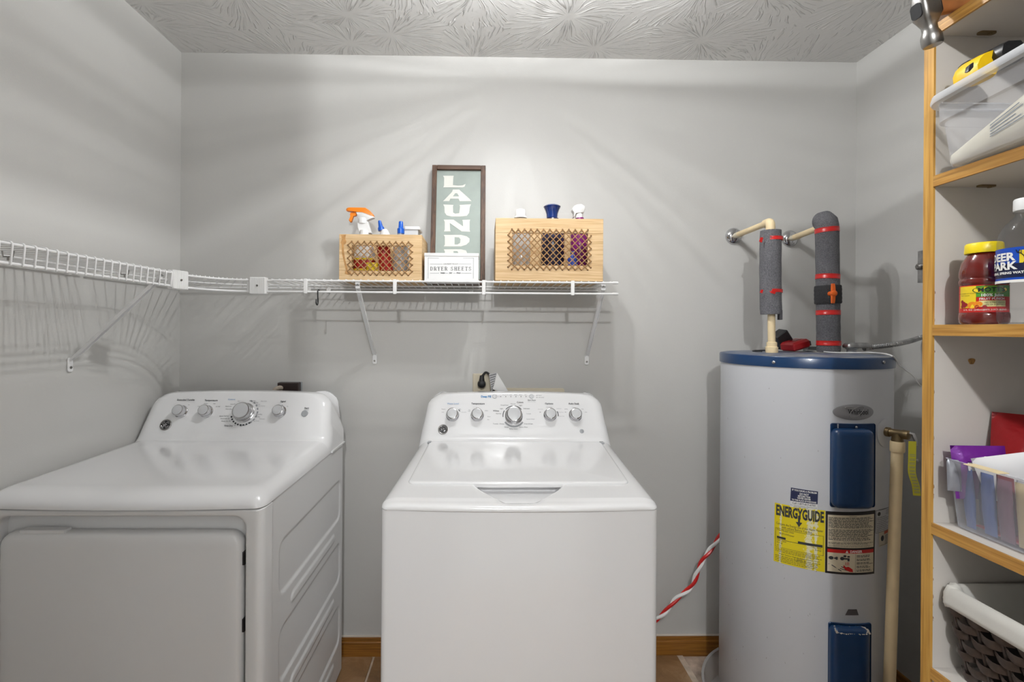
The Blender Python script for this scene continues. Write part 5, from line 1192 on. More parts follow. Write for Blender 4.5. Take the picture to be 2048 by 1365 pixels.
# folded warning tag round the cord
bm = B(); Yt = D-.052
def tagp(px, py, dy=0): return at(px, py, Yt+dy)
rings(bm, [[tagp(*p, e) for p in ((978, 748.5), (994, 745.5), (985, 779), (983, 786))] for e in (0, .0006)]); tg = obj('cord_tag', bm, mat('grey_print_paper', (196, 196, 198), .5), pl, smooth=None); tg['label'] = 'folded paper warning tag'
bm = B()
for i in range(7): 
    a, b = V((979.5+i*.55, 752+i*4.6, 0)), V((992.6-i*1.1, 748.5+i*4.6, 0)); 
    n_ = 6
    for k in range(n_): 
        u0, u1 = k/n_, (k+.7)/n_; bm.faces.new([bm.verts.new(tagp(a.x+(b.x-a.x)*u, a.y+(b.y-a.y)*u+dy, -.0004)) for u, dy in ((u0, -1.1), (u1, -1.1), (u1, 1.1), (u0, 1.1))])
obj('tag_lettering', bm, m_ink, tg, smooth=None)
bm = B(); rings(bm, [[tagp(*p, e-.004) for p in ((994, 746), (1017, 784), (1006, 786), (985, 779), (990, 764))] for e in (0, .0006)]); obj('tag_flap', bm, m_plastic, tg, smooth=None)
# laundry supply box edge
xa, xb2, zt = at(985, 778, D).x, at(1128, 778, D).x, at(1060, 777.3, D-.012).z
sb = thing('supply_box', 'beige recessed laundry supply box rim just showing above the washer console', 'supply box', ((xa+xb2)/2, D, zt-.18))
MS = XZ(((xa+xb2)/2, D-.0005, zt-.09)); bm = B(); ow, oh = xb2-xa, .18
rings(bm, [[MS @ V((x, y, z)) for x, y in rrect(ow-2*i, oh-2*i, .008, 3)] for i, z in ((0, 0), (0, .010), (.002, .012), (.014, .012), (.016, .010), (.018, .001))], False, True); obj('box_rim', bm, m_beige, sb)
# dryer receptacle
xa, xb2, zt = at(554, 772, D-.03).x, at(596.5, 772, D-.03).x, at(575, 766, D-.03).z
dr = thing('dryer_outlet', 'dark brown dryer outlet box on the back wall above the dryer console', 'outlet', ((xa+xb2)/2, D, zt-.085))
bm = B(); rslab(bm, xb2-xa, .085, .004, XZ(((xa+xb2)/2, D-.0003, zt-.0425)), [(0, 0), (0, .026), (.003, .030)], 3); obj('outlet_body', bm, mat('dark_brown_plastic', (50, 38, 36), .35), dr)
bm = B(); rslab(bm, xb2-xa+.008, .09, .003, XZ(((xa+xb2)/2+.001, D-.0002, zt-.044)), [(0, 0), (.001, .003)], 2); obj('outlet_trim', bm, m_grey, dr)
q = [V((xa+.01, D-.034, zt-.028)), at(562, 776.5, D-.045), at(556, 777, D-.05), at(548, 786, D-.06), at(548, 830, D-.06)]
bm = B(); tube(bm, spline(q, 6), .0085, 10); tag(obj('appliance_cable', bm, mat('pale_cord', (172, 160, 146), .6), origin=q[0]), 'pale grey dryer cord curling in front of the dark brown outlet', 'cord')
# small hook on the right wall
P = atx(1836, 923, XR); bm = B(); tube(bm, spline([(XR-.0005, P.y, P.z+.003), (XR-.012, P.y, P.z+.004), (XR-.018, P.y+.002, P.z-.004), (XR-.010, P.y+.004, P.z-.007)], 5), .003, 8); lathe(bm, [(.006, 0), (.006, .002)], frame(V((XR-.0005, P.y, P.z+.003)), V((0, -1, 0)), V((0, 0, 1)), V((-1, 0, 0))), 12)
tag(obj('wall_hook', bm, m_plastic, origin=(XR, P.y, P.z)), 'tiny white screw hook on the right wall beside the cabinet', 'hook')
# ------------------------------------------------------------------ oak-edged cabinet on the right
P0 = ray(1845, 660); P1 = ray(1864.8, 660)
# far side panel: 19 mm thick, its front edge seen between the two sight lines
TH = .019; k0, k1 = P0.x/P0.y, P1.x/P1.y
YN = TH*k0/(k1-k0); YFa = YN+TH; XC = k1*YN
XBK, YNEAR, CTOP = 1.40, .02, 1.965
cb = thing('storage_cabinet', 'tall open cabinet of white board with oak edging at the right edge', 'cabinet', ((XC+XBK)/2, (YN+YNEAR)/2, 0))
ET = .0035
bm = B(); box(bm, XC+ET, XBK, YN, YFa, 0, CTOP); obj('side_panel', bm, m_mel, cb)
bm = B(); box(bm, XC, XC+ET, YN, YFa, 0, CTOP); obj('edge_strip', bm, m_oak_z, cb)
bm = B(); box(bm, XC+ET, XBK, YNEAR-TH, YNEAR, 0, CTOP); obj('side_panel', bm, m_mel, cb)
bm = B(); box(bm, XC, XC+ET, YNEAR-TH, YNEAR, 0, CTOP); obj('edge_strip', bm, m_oak_z, cb)
bm = B(); box(bm, XBK, XBK+.006, YNEAR-TH, YFa, 0, CTOP); obj('back_panel', bm, m_mel, cb)
z1b = at(1950, 73, YN).z; z2b = at(1950, 375, YN).z; z3t = at(1866, 650, YN).z; z4t = at(1885, 1046, YN).z; z5t = at(1885, 1336, YN).z
S1, S2, S3, S4, S5 = z1b+TH, z2b+TH, z3t, z4t, z5t
for zt in (S1, S2, S3, S4, S5, .10, CTOP):
    bm = B(); box(bm, XC+ET+.0005, XBK-.0005, YNEAR+.0005, YN-.0005, zt-TH, zt); s = obj('shelf', bm, m_mel, cb)
    bm = B(); box(bm, XC-.0005, XC+ET, YNEAR+.0005, YN-.0005, zt-TH, zt); obj('edge_strip', bm, m_oak_y, s)
for zt, px, py in ((S1, 1971, 66), (S2, 1969, 372)):
    P = atz(px, py, zt-TH); bm = B(); rslab(bm, .030, .010, .0045, XY((P.x, YN-.012, zt-TH-.0005)), [(0, -.002), (0, .0005)], 4); lathe(bm, [(.003, -.0035), (.003, 0)], XY((P.x+.006, YN-.012, zt-TH-.0005)), 10); obj('shelf_clip', bm, m_brass, cb)
P = at(1943, 723, YN); bm = B(); bm.faces.new([bm.verts.new(V((P.x+.0062*cos(a)*(1+.2*sin(3*a)), YN-.0004, P.z+.0062*sin(a)*(1+.15*cos(2*a))))) for a in [2*pi*i/14 for i in range(14)]]); obj('chip', bm, mat('bare_chipboard', (150, 112, 64), .9, var=(200, .4)), cb, smooth=None)
# worn chips along the oak edge
bm = B()
for i in range(16):
    z = random.uniform(.80, 1.40); w = random.uniform(.0005, .0013); h = random.uniform(.0015, .005)
    bm.faces.new([bm.verts.new(V((XC+ET+a, YN-.0004, z+b))) for a, b in ((0, -h), (w, -h*.3), (w*.7, h*.5), (0, h))])
obj('edge_chips', bm, mat('chip_brown', (120, 78, 34), .9), cb, smooth=None)

# hammer on the top shelf, head hanging over the edge
Ph = at(1836, 34, YN-.030)
hm = thing('claw_hammer', 'steel claw hammer hooked over the top shelf edge of the cabinet', 'hammer', (XC, Ph.y, S1+.015))
ha = V((.98, 0.03, .20)).normalized()                       # along the handle, into the cabinet
hb = ha.cross(V((0, 1, 0))).normalized(); hb = hb if hb.z < 0 else -hb   # towards the striking face
hs = ha.cross(hb).normalized()
C0 = at(1852, 34, YN-.030); C0.z = S1+.0150-.2*(XC+.005-C0.x)
MHm = frame(C0, hb, hs, ha)           # x: towards the face, y: across, z: along the handle
def hpts(x, w, h, r=.3, off=0): return [MHm @ V((x, p[0], p[1]+off)) for p in rrect(w, h, min(w, h)*r, 4)]
bm = B(); rings(bm, [hpts(-.040, .016, .022, .3), hpts(-.022, .024, .030, .3), hpts(-.010, .029, .033, .25), hpts(.012, .029, .033, .25), hpts(.018, .025, .028, .3), hpts(.028, .020, .021, .45), hpts(.036, .021, .022, .49), hpts(.042, .026, .027, .49), hpts(.047, .028, .029, .49), hpts(.058, .028, .029, .49), hpts(.061, .025, .026, .49)]); obj('hammer_head', bm, m_steel, hm, smooth=45)
for s in (-1, 1):
    bm = B(); rings(bm, [hpts(-.036, .009, .020, .3, 0)] + [[MHm @ V((-.036-.07*t, s*(.006+.006*t)+p[0], .030*t*t+p[1])) for p in rrect(.010*(1-.4*t), .018*(1-.75*t), .002, 4)] for t in (.25, .5, .75, 1)]); obj('claw', bm, m_steel, hm, smooth=45)
bm = B(); rings(bm, [[MHm @ V((p[0], p[1], z)) for p in rrect(.024, .019, .006, 4)] for z in (-.0185, .02)]); obj('handle_end', bm, m_black, hm)
bm = B(); rings(bm, [[MHm @ V((p[0], p[1], z)) for p in rrect(w, w*.72, w*.3, 5)] for z, w in ((.0175, .024), (.05, .024), (.10, .027), (.18, .028), (.26, .034), (.31, .036), (.318, .028))]); obj('handle', bm, mat('hammer_wood', (150, 92, 46), .5, var=(40, .2)), hm)

# ---- clear bin of tools on the second shelf
m_bin = clear('frosted_bin_plastic', (222, 224, 230), .13, .2)
xa = atx; far = YN-.012
fl = at(1905, 337, far-.02)                 # bottom far corner
xf, xr = XC-.024, XC+.28
BA = radians(6.0)
y0, y1 = far-.31, far-.006
bn = thing('storage_bin', 'large frosted clear bin on the upper cabinet shelf holding a paper bag', 'bin', ((xf+xr)/2, (y0+y1)/2, S2))
zr = at(1860, 205, far).z
def binring(ins, z): 
    cx, cy = (xf+xr)/2, (y0+y1)/2
    return [brot(V((cx+x, cy+y, z))) for x, y in rrect(xr-xf-2*ins, y1-y0-2*ins, .03-min(ins, .012)*.6, 6)]
def brot(p):      # the bin is turned a little, its near end further out
    dx, dy = p.x-xf, p.y-y1; return V((xf+dx*cos(BA)+dy*sin(BA), y1-dx*sin(BA)*0+dy*cos(BA), p.z))
bm = B(); rings(bm, [binring(.026, S2+.004), binring(.018, S2+.0008), binring(.014, S2+.004), binring(.006, zr-.047), binring(.0005, zr-.045), binring(-.0005, zr-.012)], True, False); obj('bin_body', bm, m_bin, bn, smooth=40)
bm = B(); rings(bm, [binring(-.0005, zr-.014), binring(-.009, zr-.013), binring(-.0105, zr-.009), binring(-.0085, zr-.0005), binring(-.004, zr), binring(-.0005, zr-.004)], False, False); obj('bin_rim', bm, clear('frosted_bin_rim', (226, 228, 232), .48, .25), bn, smooth=40)
# paper bag lying in the bin
def bag_mat():
    t = NT('cream_paper_bag'); n = t.add('ShaderNodeTexNoise', Scale=12.0, Detail=3.0); t.link(t.coord(), n.inputs[0]); t.link(t.ramp(n.outputs[0], [(.3, lin((206, 200, 180))), (.7, lin((226, 222, 206)))]), t.p.inputs['Base Color']); t.p.inputs['Roughness'].default_value = .6; t.bump(n.outputs[0], .3, .004); return t.m
pb = thing('paper_bag', 'cream printed paper bag lying inside the frosted bin', 'bag', (xf+.06, (y0+y1)/2, S2+.002))
m_bag = bag_mat(); bm = B(); rs = []
for i in range(13):
    t = i/12; y = y1-.014-.265*t; w = .11*min(1, (.35+2.6*t) if t < .25 else 1); h = min(.098, .022+.125*t); rs.append([brot(V((xf+.024+w/2+p[0], y, S2+.006+h/2+p[1]))) for p in rrect(w, h, h*.42, 5)])
rings(bm, rs); bg = obj('bag_body', bm, m_bag, pb, smooth=60)
bm = B()
def bagp(u, v): # point on the bag side that faces the aisle
    t = u; y = y1-.014-.265*t; w = .11*min(1, (.35+2.6*t) if t < .25 else 1); h = min(.098, .022+.125*t); return brot(V((xf+.0232, y, S2+.006+h*.5+v*h*.16)))
for u0, u1, v, h in ((.27, .44, 1.2, .12), (.27, .46, .7, .12), (.27, .42, .2, .10), (.27, .45, -.3, .10), (.27, .47, -.7, .10), (.56, .66, .9, .14), (.56, .64, .3, .16), (.70, .86, .8, .12), (.70, .88, .2, .12), (.70, .84, -.4, .12)):
    a, b = bagp(u0, v), bagp(u1, v); bm.faces.new([bm.verts.new(p+V((0, 0, dz))) for p, dz in ((a, -h*.007), (b, -h*.007), (b, h*.007), (a, h*.007))])
tube(bm, [bagp(.93, .3)+V((0, .012*cos(a), .012*sin(a))) for a in [2*pi*i/16 for i in range(17)]], .0012, 4)
obj('bag_print', bm, mat('blue_grey_print', (96, 108, 124), .6), bg, smooth=None)
bm = B(); P = brot(V((xf+.10, y1-.19, S2+.108))); rslab(bm, .10, .16, .02, XY(P), [(.008, -.012), (0, 0), (.006, .014)], 4); tag(obj('brown_pouch', bm, mat('brown_leather', (112, 92, 76), .7), origin=P), 'brown pouch on top of the paper bag in the frosted bin', 'pouch')
# yellow and black cordless tool sticking out of the bin
Yt = YN-.075; tl = thing('power_tool', 'yellow and black power tool sticking up out of the frosted bin', 'tool', at(1960, 130, Yt))
T5 = lambda cx, cy, Y: at(1800+cx/3.593, cy/3.593, Y)
prof_px(tl, 'tool_body', mat('tool_yellow', (234, 190, 14), .4), Yt+.01, [(462, 590), (456, 520), (476, 470), (510, 432), (560, 410), (622, 388), (640, 420), (640, 500), (600, 590)], .040, T5, .010)
prof_px(tl, 'tool_grip', m_black, Yt+.026, [(444, 530), (450, 466), (472, 444), (486, 450), (466, 482), (458, 540)], .016, T5, .004)
prof_px(tl, 'battery', m_black, Yt, [(612, 440), (626, 372), (664, 348), (760, 344), (790, 380), (780, 480), (640, 500)], .046, T5, .012)
prof_px(tl, 'tool_plate', mat('dark_vent', (40, 40, 44), .4), Yt-.012, [(476, 520), (486, 478), (518, 452), (516, 490), (490, 520)], .006, T5, .001)

# ---- juice and water bottles
def label_cyl(parent, name, c, r, z0, z1, a0, a1, m, n=14):
    bm = B(); A = [[bm.verts.new(V((c.x+r*sin(a0+(a1-a0)*i/n), c.y-r*cos(a0+(a1-a0)*i/n), z))) for i in range(n+1)] for z in (z0, z1)]
    for i in range(n): bm.faces.new((A[0][i], A[0][i+1], A[1][i+1], A[1][i]))
    return obj(name, bm, m, parent, smooth=None) if False else obj(name, bm, m, parent, smooth=60)
# juice
jr = .0305; jy = .772
def tang(px_left, r, y):                    # centre x so that the left outline falls on that sight line
    k = ray(px_left, 640); k = k.x/k.y; return k*y+r*sqrt(1+k*k)*1.0
jc = V((tang(1915, jr, jy), jy, S3)); jz = lambda py: at(1954, py, jy).z
jb = thing('juice_bottle', 'small red juice bottle with yellow cap on the middle cabinet shelf', 'bottle', jc)
t_ = NT('red_juice'); t_.p.inputs['Base Color'].default_value = lin((112, 30, 24))+(1,); t_.p.inputs['Roughness'].default_value = .08; t_.p.inputs['Coat Weight'].default_value = .6; t_.p.inputs['Transmission Weight'].default_value = .25
MJ = Matrix.Translation((jc.x, jc.y, 0)); zj = S3
H_ = jz(487)-zj; pj = [(.027, 0), (.0295, .003), (.0302, .010), (.0300, .016), (.0285, .0175), (.0285, .058), (.0300, .060), (.0305, .064), (.0285, .0675), (.0300, .071), (.0300, .078), (.0275, .090), (.0215, .101), (.0180, .106), (.0175, .112)]
sc_ = (H_-.012)/.106*.965
bm = B(); lathe(bm, [(r, zj+.0005+z*sc_) for r, z in pj], MJ, 40); obj('bottle_body', bm, t_.m, jb, smooth=45)
zcap = zj+.104*sc_; bm = B()
rings(bm, [[V((jc.x+(r*(1+.012*(i % 2)))*cos(2*pi*i/72), jc.y+(r*(1+.012*(i % 2)))*sin(2*pi*i/72), z)) for i in range(72)] for r, z in ((.0228, zcap+.002), (.0232, zcap+.004), (.0225, jz(487)-.002), (.0210, jz(487)), (.001, jz(487)))]); obj('cap', bm, mat('yellow_cap', (238, 212, 24), .35), jb, smooth=60)
z0, z1 = zj+.0178*sc_, zj+.0575*sc_; view = atan2(jc.x, jc.y)      # direction towards the camera, measured like the tank angle
def jfn(e=.0007):
    return lambda u, v: V((jc.x+(.0287+e)*sin(-view+u*1.9), jc.y-(.0287+e)*cos(-view+u*1.9), z0+(z1-z0)*v))
# rolled so the printed face looks out to the camera; u -.5..+.5 is the visible side
def jpoly(bm, pts, e): 
    f = jfn(e); bm.faces.new([bm.verts.new(f(u, v)) for u, v in pts])
def jrect(bm, u0, v0, u1, v1, e, n=10):
    f = jfn(e); a = [[bm.verts.new(f(u0+(u1-u0)*i/n, v)) for i in range(n+1)] for v in (v0, v1)]
    for i in range(n): bm.faces.new((a[0][i], a[0][i+1], a[1][i+1], a[1][i]))
bm = B(); jrect(bm, -1.2, 0, 1.2, 1, .0002, 40); lb = obj('label', bm, mat('label_red', (200, 34, 30), .35), jb); lb['label'] = 'yellow, green and red wrap label'
bm = B(); jrect(bm, -.62, .16, -.16, .97, .0005); obj('label_yellow', bm, m_yellab, lb)
bm = B(); jrect(bm, -.16, .56, .70, .97, .0005); obj('label_green', bm, mat('label_green', (78, 150, 44), .4), lb)
def joval(bm, cu, cv, ru, rv, e, n=24): jpoly(bm, [(cu+ru*cos(2*pi*i/n), cv+rv*sin(2*pi*i/n)) for i in range(n)], e)
bm = B(); joval(bm, .16, .81, .40, .15, .0008); obj('label_oval_rim', bm, mat('label_dark_green', (40, 84, 30), .4), lb, smooth=None)
bm = B(); joval(bm, .16, .81, .375, .13, .0010); obj('label_oval', bm, m_yellab, lb, smooth=None)
Wj = .0287*1.9; jt = lambda s, u, v, size, bm, al='CENTER', b=0: text(bm, s, size, (lambda f: lambda x, y: f(u+x/Wj, v+y/(z1-z0)))(jfn(.0013)), al, b)
bm = B(); jt("MOTT'S", .17, .81, .0092, bm, b=.00015); jt('NO SUGAR ADDED', .24, .35, .0028, bm); jt('120% OF DAILY VIT C', .24, .27, .0028, bm); jt('A GOOD SOURCE OF VITAMIN C', -.40, .70, .0021, bm); jt('FRUIT PUNCH', -.42, .62, .0021, bm); obj('lettering', bm, m_black, lb, smooth=None)
bm = B(); jt('100% Juice', .18, .615, .0062, bm, b=.0002); jt('FRUIT PUNCH', .18, .48, .0047, bm, b=.0001); jt('8 FL OZ (240mL)', -.22, .085, .0036, bm); jt('100% JUICE BLEND', .25, .085, .0036, bm); obj('white_lettering', bm, m_inkw, lb, smooth=None)
bm = B(); jrect(bm, -.10, .20, .50, .42, .0006); obj('label_cream', bm, mat('label_cream', (226, 216, 150), .4), lb)
bm = B(); joval(bm, -.24, .26, .12, .13, .0008); joval(bm, -.12, .30, .10, .10, .0009); obj('fruit_picture', bm, mat('fruit_orange', (232, 140, 30), .4), lb, smooth=None)['label'] = 'printed orange fruit'
bm = B()
for u, v in ((-.52, .40), (-.46, .34), (-.40, .29), (-.50, .30), (-.44, .24), (-.52, .22), (-.14, .20), (.02, .19)): joval(bm, u, v, .05, .065, .0008, 12)
obj('fruit_picture', bm, mat('fruit_red', (150, 24, 34), .4), lb, smooth=None)['label'] = 'printed red fruit'

# water bottle
wr = .0325; wy = .706; wc = V((tang(1991, wr, wy), wy, S3)); zw = S3
wb = thing('water_bottle', 'clear plastic water bottle with blue label beside the juice', 'bottle', wc)
Hw = at(2040, 397, wy).z-zw; MW = Matrix.Translation((wc.x, wc.y, 0))
m_pet = clear('clear_pet', (96, 102, 108), .05, .06, 1.0)
pw = [(.024, .002), (.029, 0), (.0318, .005), (.0322, .020), (.0300, .0225), (.0322, .026), (.0325, .056), (.0310, .058), (.0312, .060), (.0312, .096), (.0325, .098), (.0322, .104), (.0312, .107), (.0322, .112), (.0322, .124), (.0300, .138), (.0240, .151), (.0165, .160), (.0130, .164), (.0125, .168), (.0150, .1685), (.0150, .170), (.0125, .171), (.0125, .176)]
ks = Hw/.190
bm = B(); lathe(bm, [(r, zw+.0006+z*ks) for r, z in pw], MW, 44, True, False); obj('bottle_body', bm, m_pet, wb, smooth=50)
bm = B(); rings(bm, [[V((wc.x+(r*(1+.02*(i % 2)))*cos(2*pi*i/60), wc.y+(r*(1+.02*(i % 2)))*sin(2*pi*i/60), zw+z*ks)) for i in range(60)] for r, z in ((.0148, .172), (.0150, .174), (.0148, .188), (.0138, .190), (.001, .190))]); obj('cap', bm, mat('white_cap', (228, 228, 228), .4), wb, smooth=60)
lz0, lz1 = zw+.0605*ks, zw+.0955*ks
z0w = at(2010, 563, wy).z; z1w = at(2010, 497, wy).z; lz0, lz1 = z0w, z1w
vw = atan2(wc.x, wc.y)
def wfn(e): return lambda u, v: V((wc.x+(.0318+e)*sin(-vw+u*2.0), wc.y-(.0318+e)*cos(-vw+u*2.0), lz0+(lz1-lz0)*v))
def wrect(bm, u0, v0, u1, v1, e, n=14):
    f = wfn(e); a = [[bm.verts.new(f(u0+(u1-u0)*i/n, v)) for i in range(n+1)] for v in (v0, v1)]
    for i in range(n): bm.faces.new((a[0][i], a[0][i+1], a[1][i+1], a[1][i]))
bm = B(); wrect(bm, -1.2, 0, 1.2, 1, .0012, 44); lb = obj('label', bm, mat('label_blue', (18, 72, 176), .35), wb); lb['label'] = 'blue wrap label with a stag'
bm = B(); wrect(bm, -.9, .10, .9, .52, .0015); obj('label_navy', bm, mat('label_navy', (16, 26, 62), .35), lb)
bm = B(); wrect(bm, -.12, .52, .9, .90, .0015); obj('label_sunset', bm, mat('label_sunset', (226, 200, 40), .4), lb)
bm = B(); wrect(bm, -.9, -.05, .9, .03, .0015); obj('label_stripe', bm, m_inkw, lb)
Ww = .0330*2.0; wt = lambda s, u, v, size, bm, al='CENTER', b=0: text(bm, s, size, (lambda f: lambda x, y: f(u+x/Ww, v+y/(lz1-lz0)))(wfn(.0021)), al, b)
bm = B(); wt('DEER', -.48, .72, .0160, bm, b=.0006); wt('PARK', -.46, .45, .0160, bm, b=.0006); wt('NATURAL SPRING WATER', -.40, .24, .0048, bm, b=.0002); obj('white_lettering', bm, m_inkw, lb, smooth=None)
bm = B(); f = wfn(.0020)
st = [(.02, .50), (.06, .62), (.03, .70), (.10, .72), (.14, .66), (.24, .64), (.40, .62), (.44, .50), (.41, .36), (.38, .36), (.37, .48), (.22, .48), (.20, .36), (.17, .36), (.16, .48), (.10, .52)]
bm.faces.new([bm.verts.new(f(u-.09, v)) for u, v in st])
for pts in (((.05, .70), (.0, .80), (-.06, .84), (-.08, .92)), ((.0, .80), (.0, .90)), ((-.04, .83), (-.02, .92)), ((.09, .72), (.14, .80), (.19, .82), (.23, .92)), ((.14, .80), (.12, .90)), ((.19, .83), (.17, .92))): tube(bm, [f(u-.09, v) for u, v in pts], .0005, 4)
obj('stag_picture', bm, m_black, lb, smooth=None)
bm = B(); bm.faces.new([bm.verts.new(f(.02+.075*cos(2*pi*i/20), .27+.15*sin(2*pi*i/20))) for i in range(20)]); obj('label_badge', bm, mat('badge_green', (70, 170, 70), .4), lb, smooth=None)

# ---- snack bin on the fourth shelf
m_bin2 = clear('thin_bin_plastic', (214, 218, 228), .22, .10)
yF = YN-.008; zr2 = at(1897, 915, yF-.006).z
xt = at(1897, 915, yF-.006).x-.009; xbm = at(1922.5, 1058.7, yF-.012).x-.009
sb2 = thing('snack_bin', 'clear plastic bin of snack packets on the lower cabinet shelf', 'bin', (xbm+.12, yF-.15, S4))
def sbr(xl, ins, z): return [V((xl+.14-ins/2+x, yF-.16+y, z)) for x, y in rrect(.28-ins, .30-2*ins, .008, 5)]
bm = B(); rings(bm, [sbr(xbm+.004, .004, S4+.0015), sbr(xbm, .0, S4+.004), sbr(xt+.001, 0, zr2-.004), sbr(xt-.002, -.003, zr2), sbr(xt, -.001, zr2+.0006)], True, False); obj('bin_body', bm, m_bin2, sb2, smooth=40)
def packet(name, label, cat, c, w, h, t, ax, up, m, group='snack packets in the clear bin', crimp=True, puff=1.0):
    """pillow pack: crimped ends, puffed middle"""
    ax, up = V(ax).normalized(), V(up).normalized(); n = ax.cross(up).normalized(); up = n.cross(ax).normalized(); M = frame(V(c), ax, up, n); bm = B(); NU, NV = 10, 12; gr = []
    for s in (1, -1):
        g = []
        for j in range(NV+1):
            v = j/NV; row = []
            for i in range(NU+1):
                u = i/NU; k = (sin(pi*u)**.5)*(sin(pi*min(1, max(0, (v-.06)/.88)))**.6 if .06 < v < .94 else 0); wr_ = .0012*sin(23*u+7*v)*sin(11*v)
                row.append(M @ V(((u-.5)*w*(1-.04*k), (v-.5)*h, s*(0 if i in (0, NU) or j in (0, NV) else t/2*k*puff+.0009+abs(wr_)*.5))))
            g.append(row)
        gr.append(g)
    for g in gr:
        vr = [[bm.verts.new(p) for p in r] for r in g]
        for a, b in zip(vr, vr[1:]):
            for i in range(NU): bm.faces.new((a[i], a[i+1], b[i+1], b[i]))
    bmesh.ops.remove_doubles(bm, verts=bm.verts, dist=.0002)
    o = obj(name, bm, m, origin=c, smooth=60); tag(o, label, cat, group); return o, M
bx0 = xbm+.02
pu, Mp = packet('snack_bag', 'purple foil snack bag standing highest in the snack bin', 'snack bag', V((.830, .793, S4+.099)), .074, .088, .018, (.95, -.30, .06), (-.10, .12, 1), mat('purple_foil', (110, 34, 140), .25, .2, bump=(60, .3, .004)))
bm = B()
for q0, q1, v0, v1 in ((.02, .42, .02, .32), (-.30, -.10, .05, .20)):
    bm.faces.new([bm.verts.new(Mp @ V((a*.072, b*.088, s_*.85))) for a, b, s_ in ((q0, v0, .0145), (q1, v0, .0125), (q1, v1, .0125), (q0, v1, .0145))])
o = obj('white_panel', bm, m_inkw, pu, smooth=None); 
bm = B()
for i in range(4):
    for k in range(4): bm.faces.new([bm.verts.new(Mp @ V(((-.06+.12*k+a)*.072, (.08+.033*i+b)*.088, .0142))) for a, b in ((0, 0), (.09, 0), (.09, .013), (0, .013))])
obj('lettering', bm, m_ink, pu, smooth=None)
rd, Mr = packet('snack_bag', 'large dark red foil bag standing behind the purple bag', 'snack bag', V((.888, .775, S4+.105)), .085, .19, .03, (.62, -.78, 0), (.32, .1, .9), mat('red_foil', (150, 20, 26), .28, .2, bump=(40, .4, .006)))
wp, Mw = packet('paper_packet', 'white paper packet leaning at the front of the snack bin', 'packet', V((.842, .757, S4+.103)), .076, .070, .012, (.80, -.52, .30), (-.30, .2, .9), mat('white_packet', (222, 222, 224), .5))
bm = B()
for i in range(3): bm.faces.new([bm.verts.new(Mw @ V((a, b, -.0088))) for a, b in ((-.022, .024-.008*i), (-.004, .024-.008*i), (-.004, .0205-.008*i), (-.022, .0205-.008*i))])
obj('lettering', bm, m_inkg, wp, smooth=None)
bl = mat('blue_packet_foil', (70, 98, 160), .4); tn = mat('tan_packet', (206, 186, 142), .5); pk = mat('pink_packet', (196, 62, 84), .4); mv = mat('mauve_packet', (120, 84, 104), .4)
specs = [('blue snack stick nearest the cabinet side in the snack bin', .012, .030, .016, .10, .012, bl, .15), ('blue snack packet second along the bin wall', .017, .060, .020, .10, .014, bl, .12), ('mauve snack packet between the blue and tan ones', .018, .085, .022, .098, .014, mv, -.1), ('tan cookie packet with a dark printed pattern in the snack bin', .018, .118, .036, .10, .012, tn, -.22), ('blue packet in the middle of the snack bin, beside the tan packet', .018, .152, .024, .104, .014, bl, .1), ('tan packet at the near end of the snack bin', .020, .182, .030, .10, .014, tn, .05), ('pink packet lying low at the near end of the snack bin', .018, .215, .036, .08, .014, pk, .3)]
specs += [('navy snack packet in the second row of the snack bin', .060, .045, .026, .098, .012, mat('navy_packet_foil', (44, 58, 110), .4), .1), ('dark red snack packet in the second row of the snack bin', .060, .075, .026, .10, .012, mat('maroon_packet', (128, 40, 50), .4), -.1), ('pale grey snack packet in the second row behind the blue one', .060, .105, .028, .10, .012, mat('pale_packet', (190, 190, 196), .4), .1),
 ('second blue packet in the second row behind the tan one', .060, .138, .028, .10, .012, bl, -.15), ('cream packet in the second row near the white paper packet', .060, .170, .028, .098, .012, mat('cream_packet', (224, 208, 176), .5), .1), ('red snack packet in the second row at the near end', .060, .200, .028, .098, .012, mat('red_packet', (186, 40, 56), .4), 0)]
for lab_, dx, dy, w, h, t, m, lean in specs:
    o, M = packet('snack_packet', lab_, 'snack packet', V((xbm+.0045+(dx-.012)*.3, yF-dy, S4+.006+h/2)), w, h, t*.8, (0, -1, 0), (-.08, lean*.6, 1), m)
    if m is tn:
        bm = B()
        for k in range(6): a = random.uniform(-.3, .3)*w; b = random.uniform(-.3, .3)*h; bm.faces.new([bm.verts.new(M @ V((a+.004*cos(q), b+.006*sin(q), -t/2-.0012))) for q in [2*pi*i/8 for i in range(8)]])
        obj('printed_pattern', bm, mat('brown_print', (112, 96, 80), .6), o, smooth=None)
o, M = packet('snack_packet', 'thin pink packet lying flat on the bottom of the snack bin', 'snack packet', V((xbm+.03, yF-.11, S4+.012)), .04, .16, .012, (1, 0, 0), (0, -1, 0), pk)
cl, M = packet('snack_packet', 'silver and black packet corner poking from the far end of the snack bin', 'snack packet', V((.793, .800, S4+.092)), .020, .052, .006, (.9, -.3, 0), (-.25, .15, 1), mat('silver_foil', (150, 152, 160), .3, .4))
cd = V((.790, .748, zr2+.001)); bm = B(); box(bm, cd.x-.012, cd.x+.006, cd.y-.03, cd.y+.022, cd.z, cd.z+.0012); tag(obj('small_card', bm, mat('cream_card', (232, 214, 170), .5), origin=cd), 'cream card lying across the top edge of the snack bin', 'card')

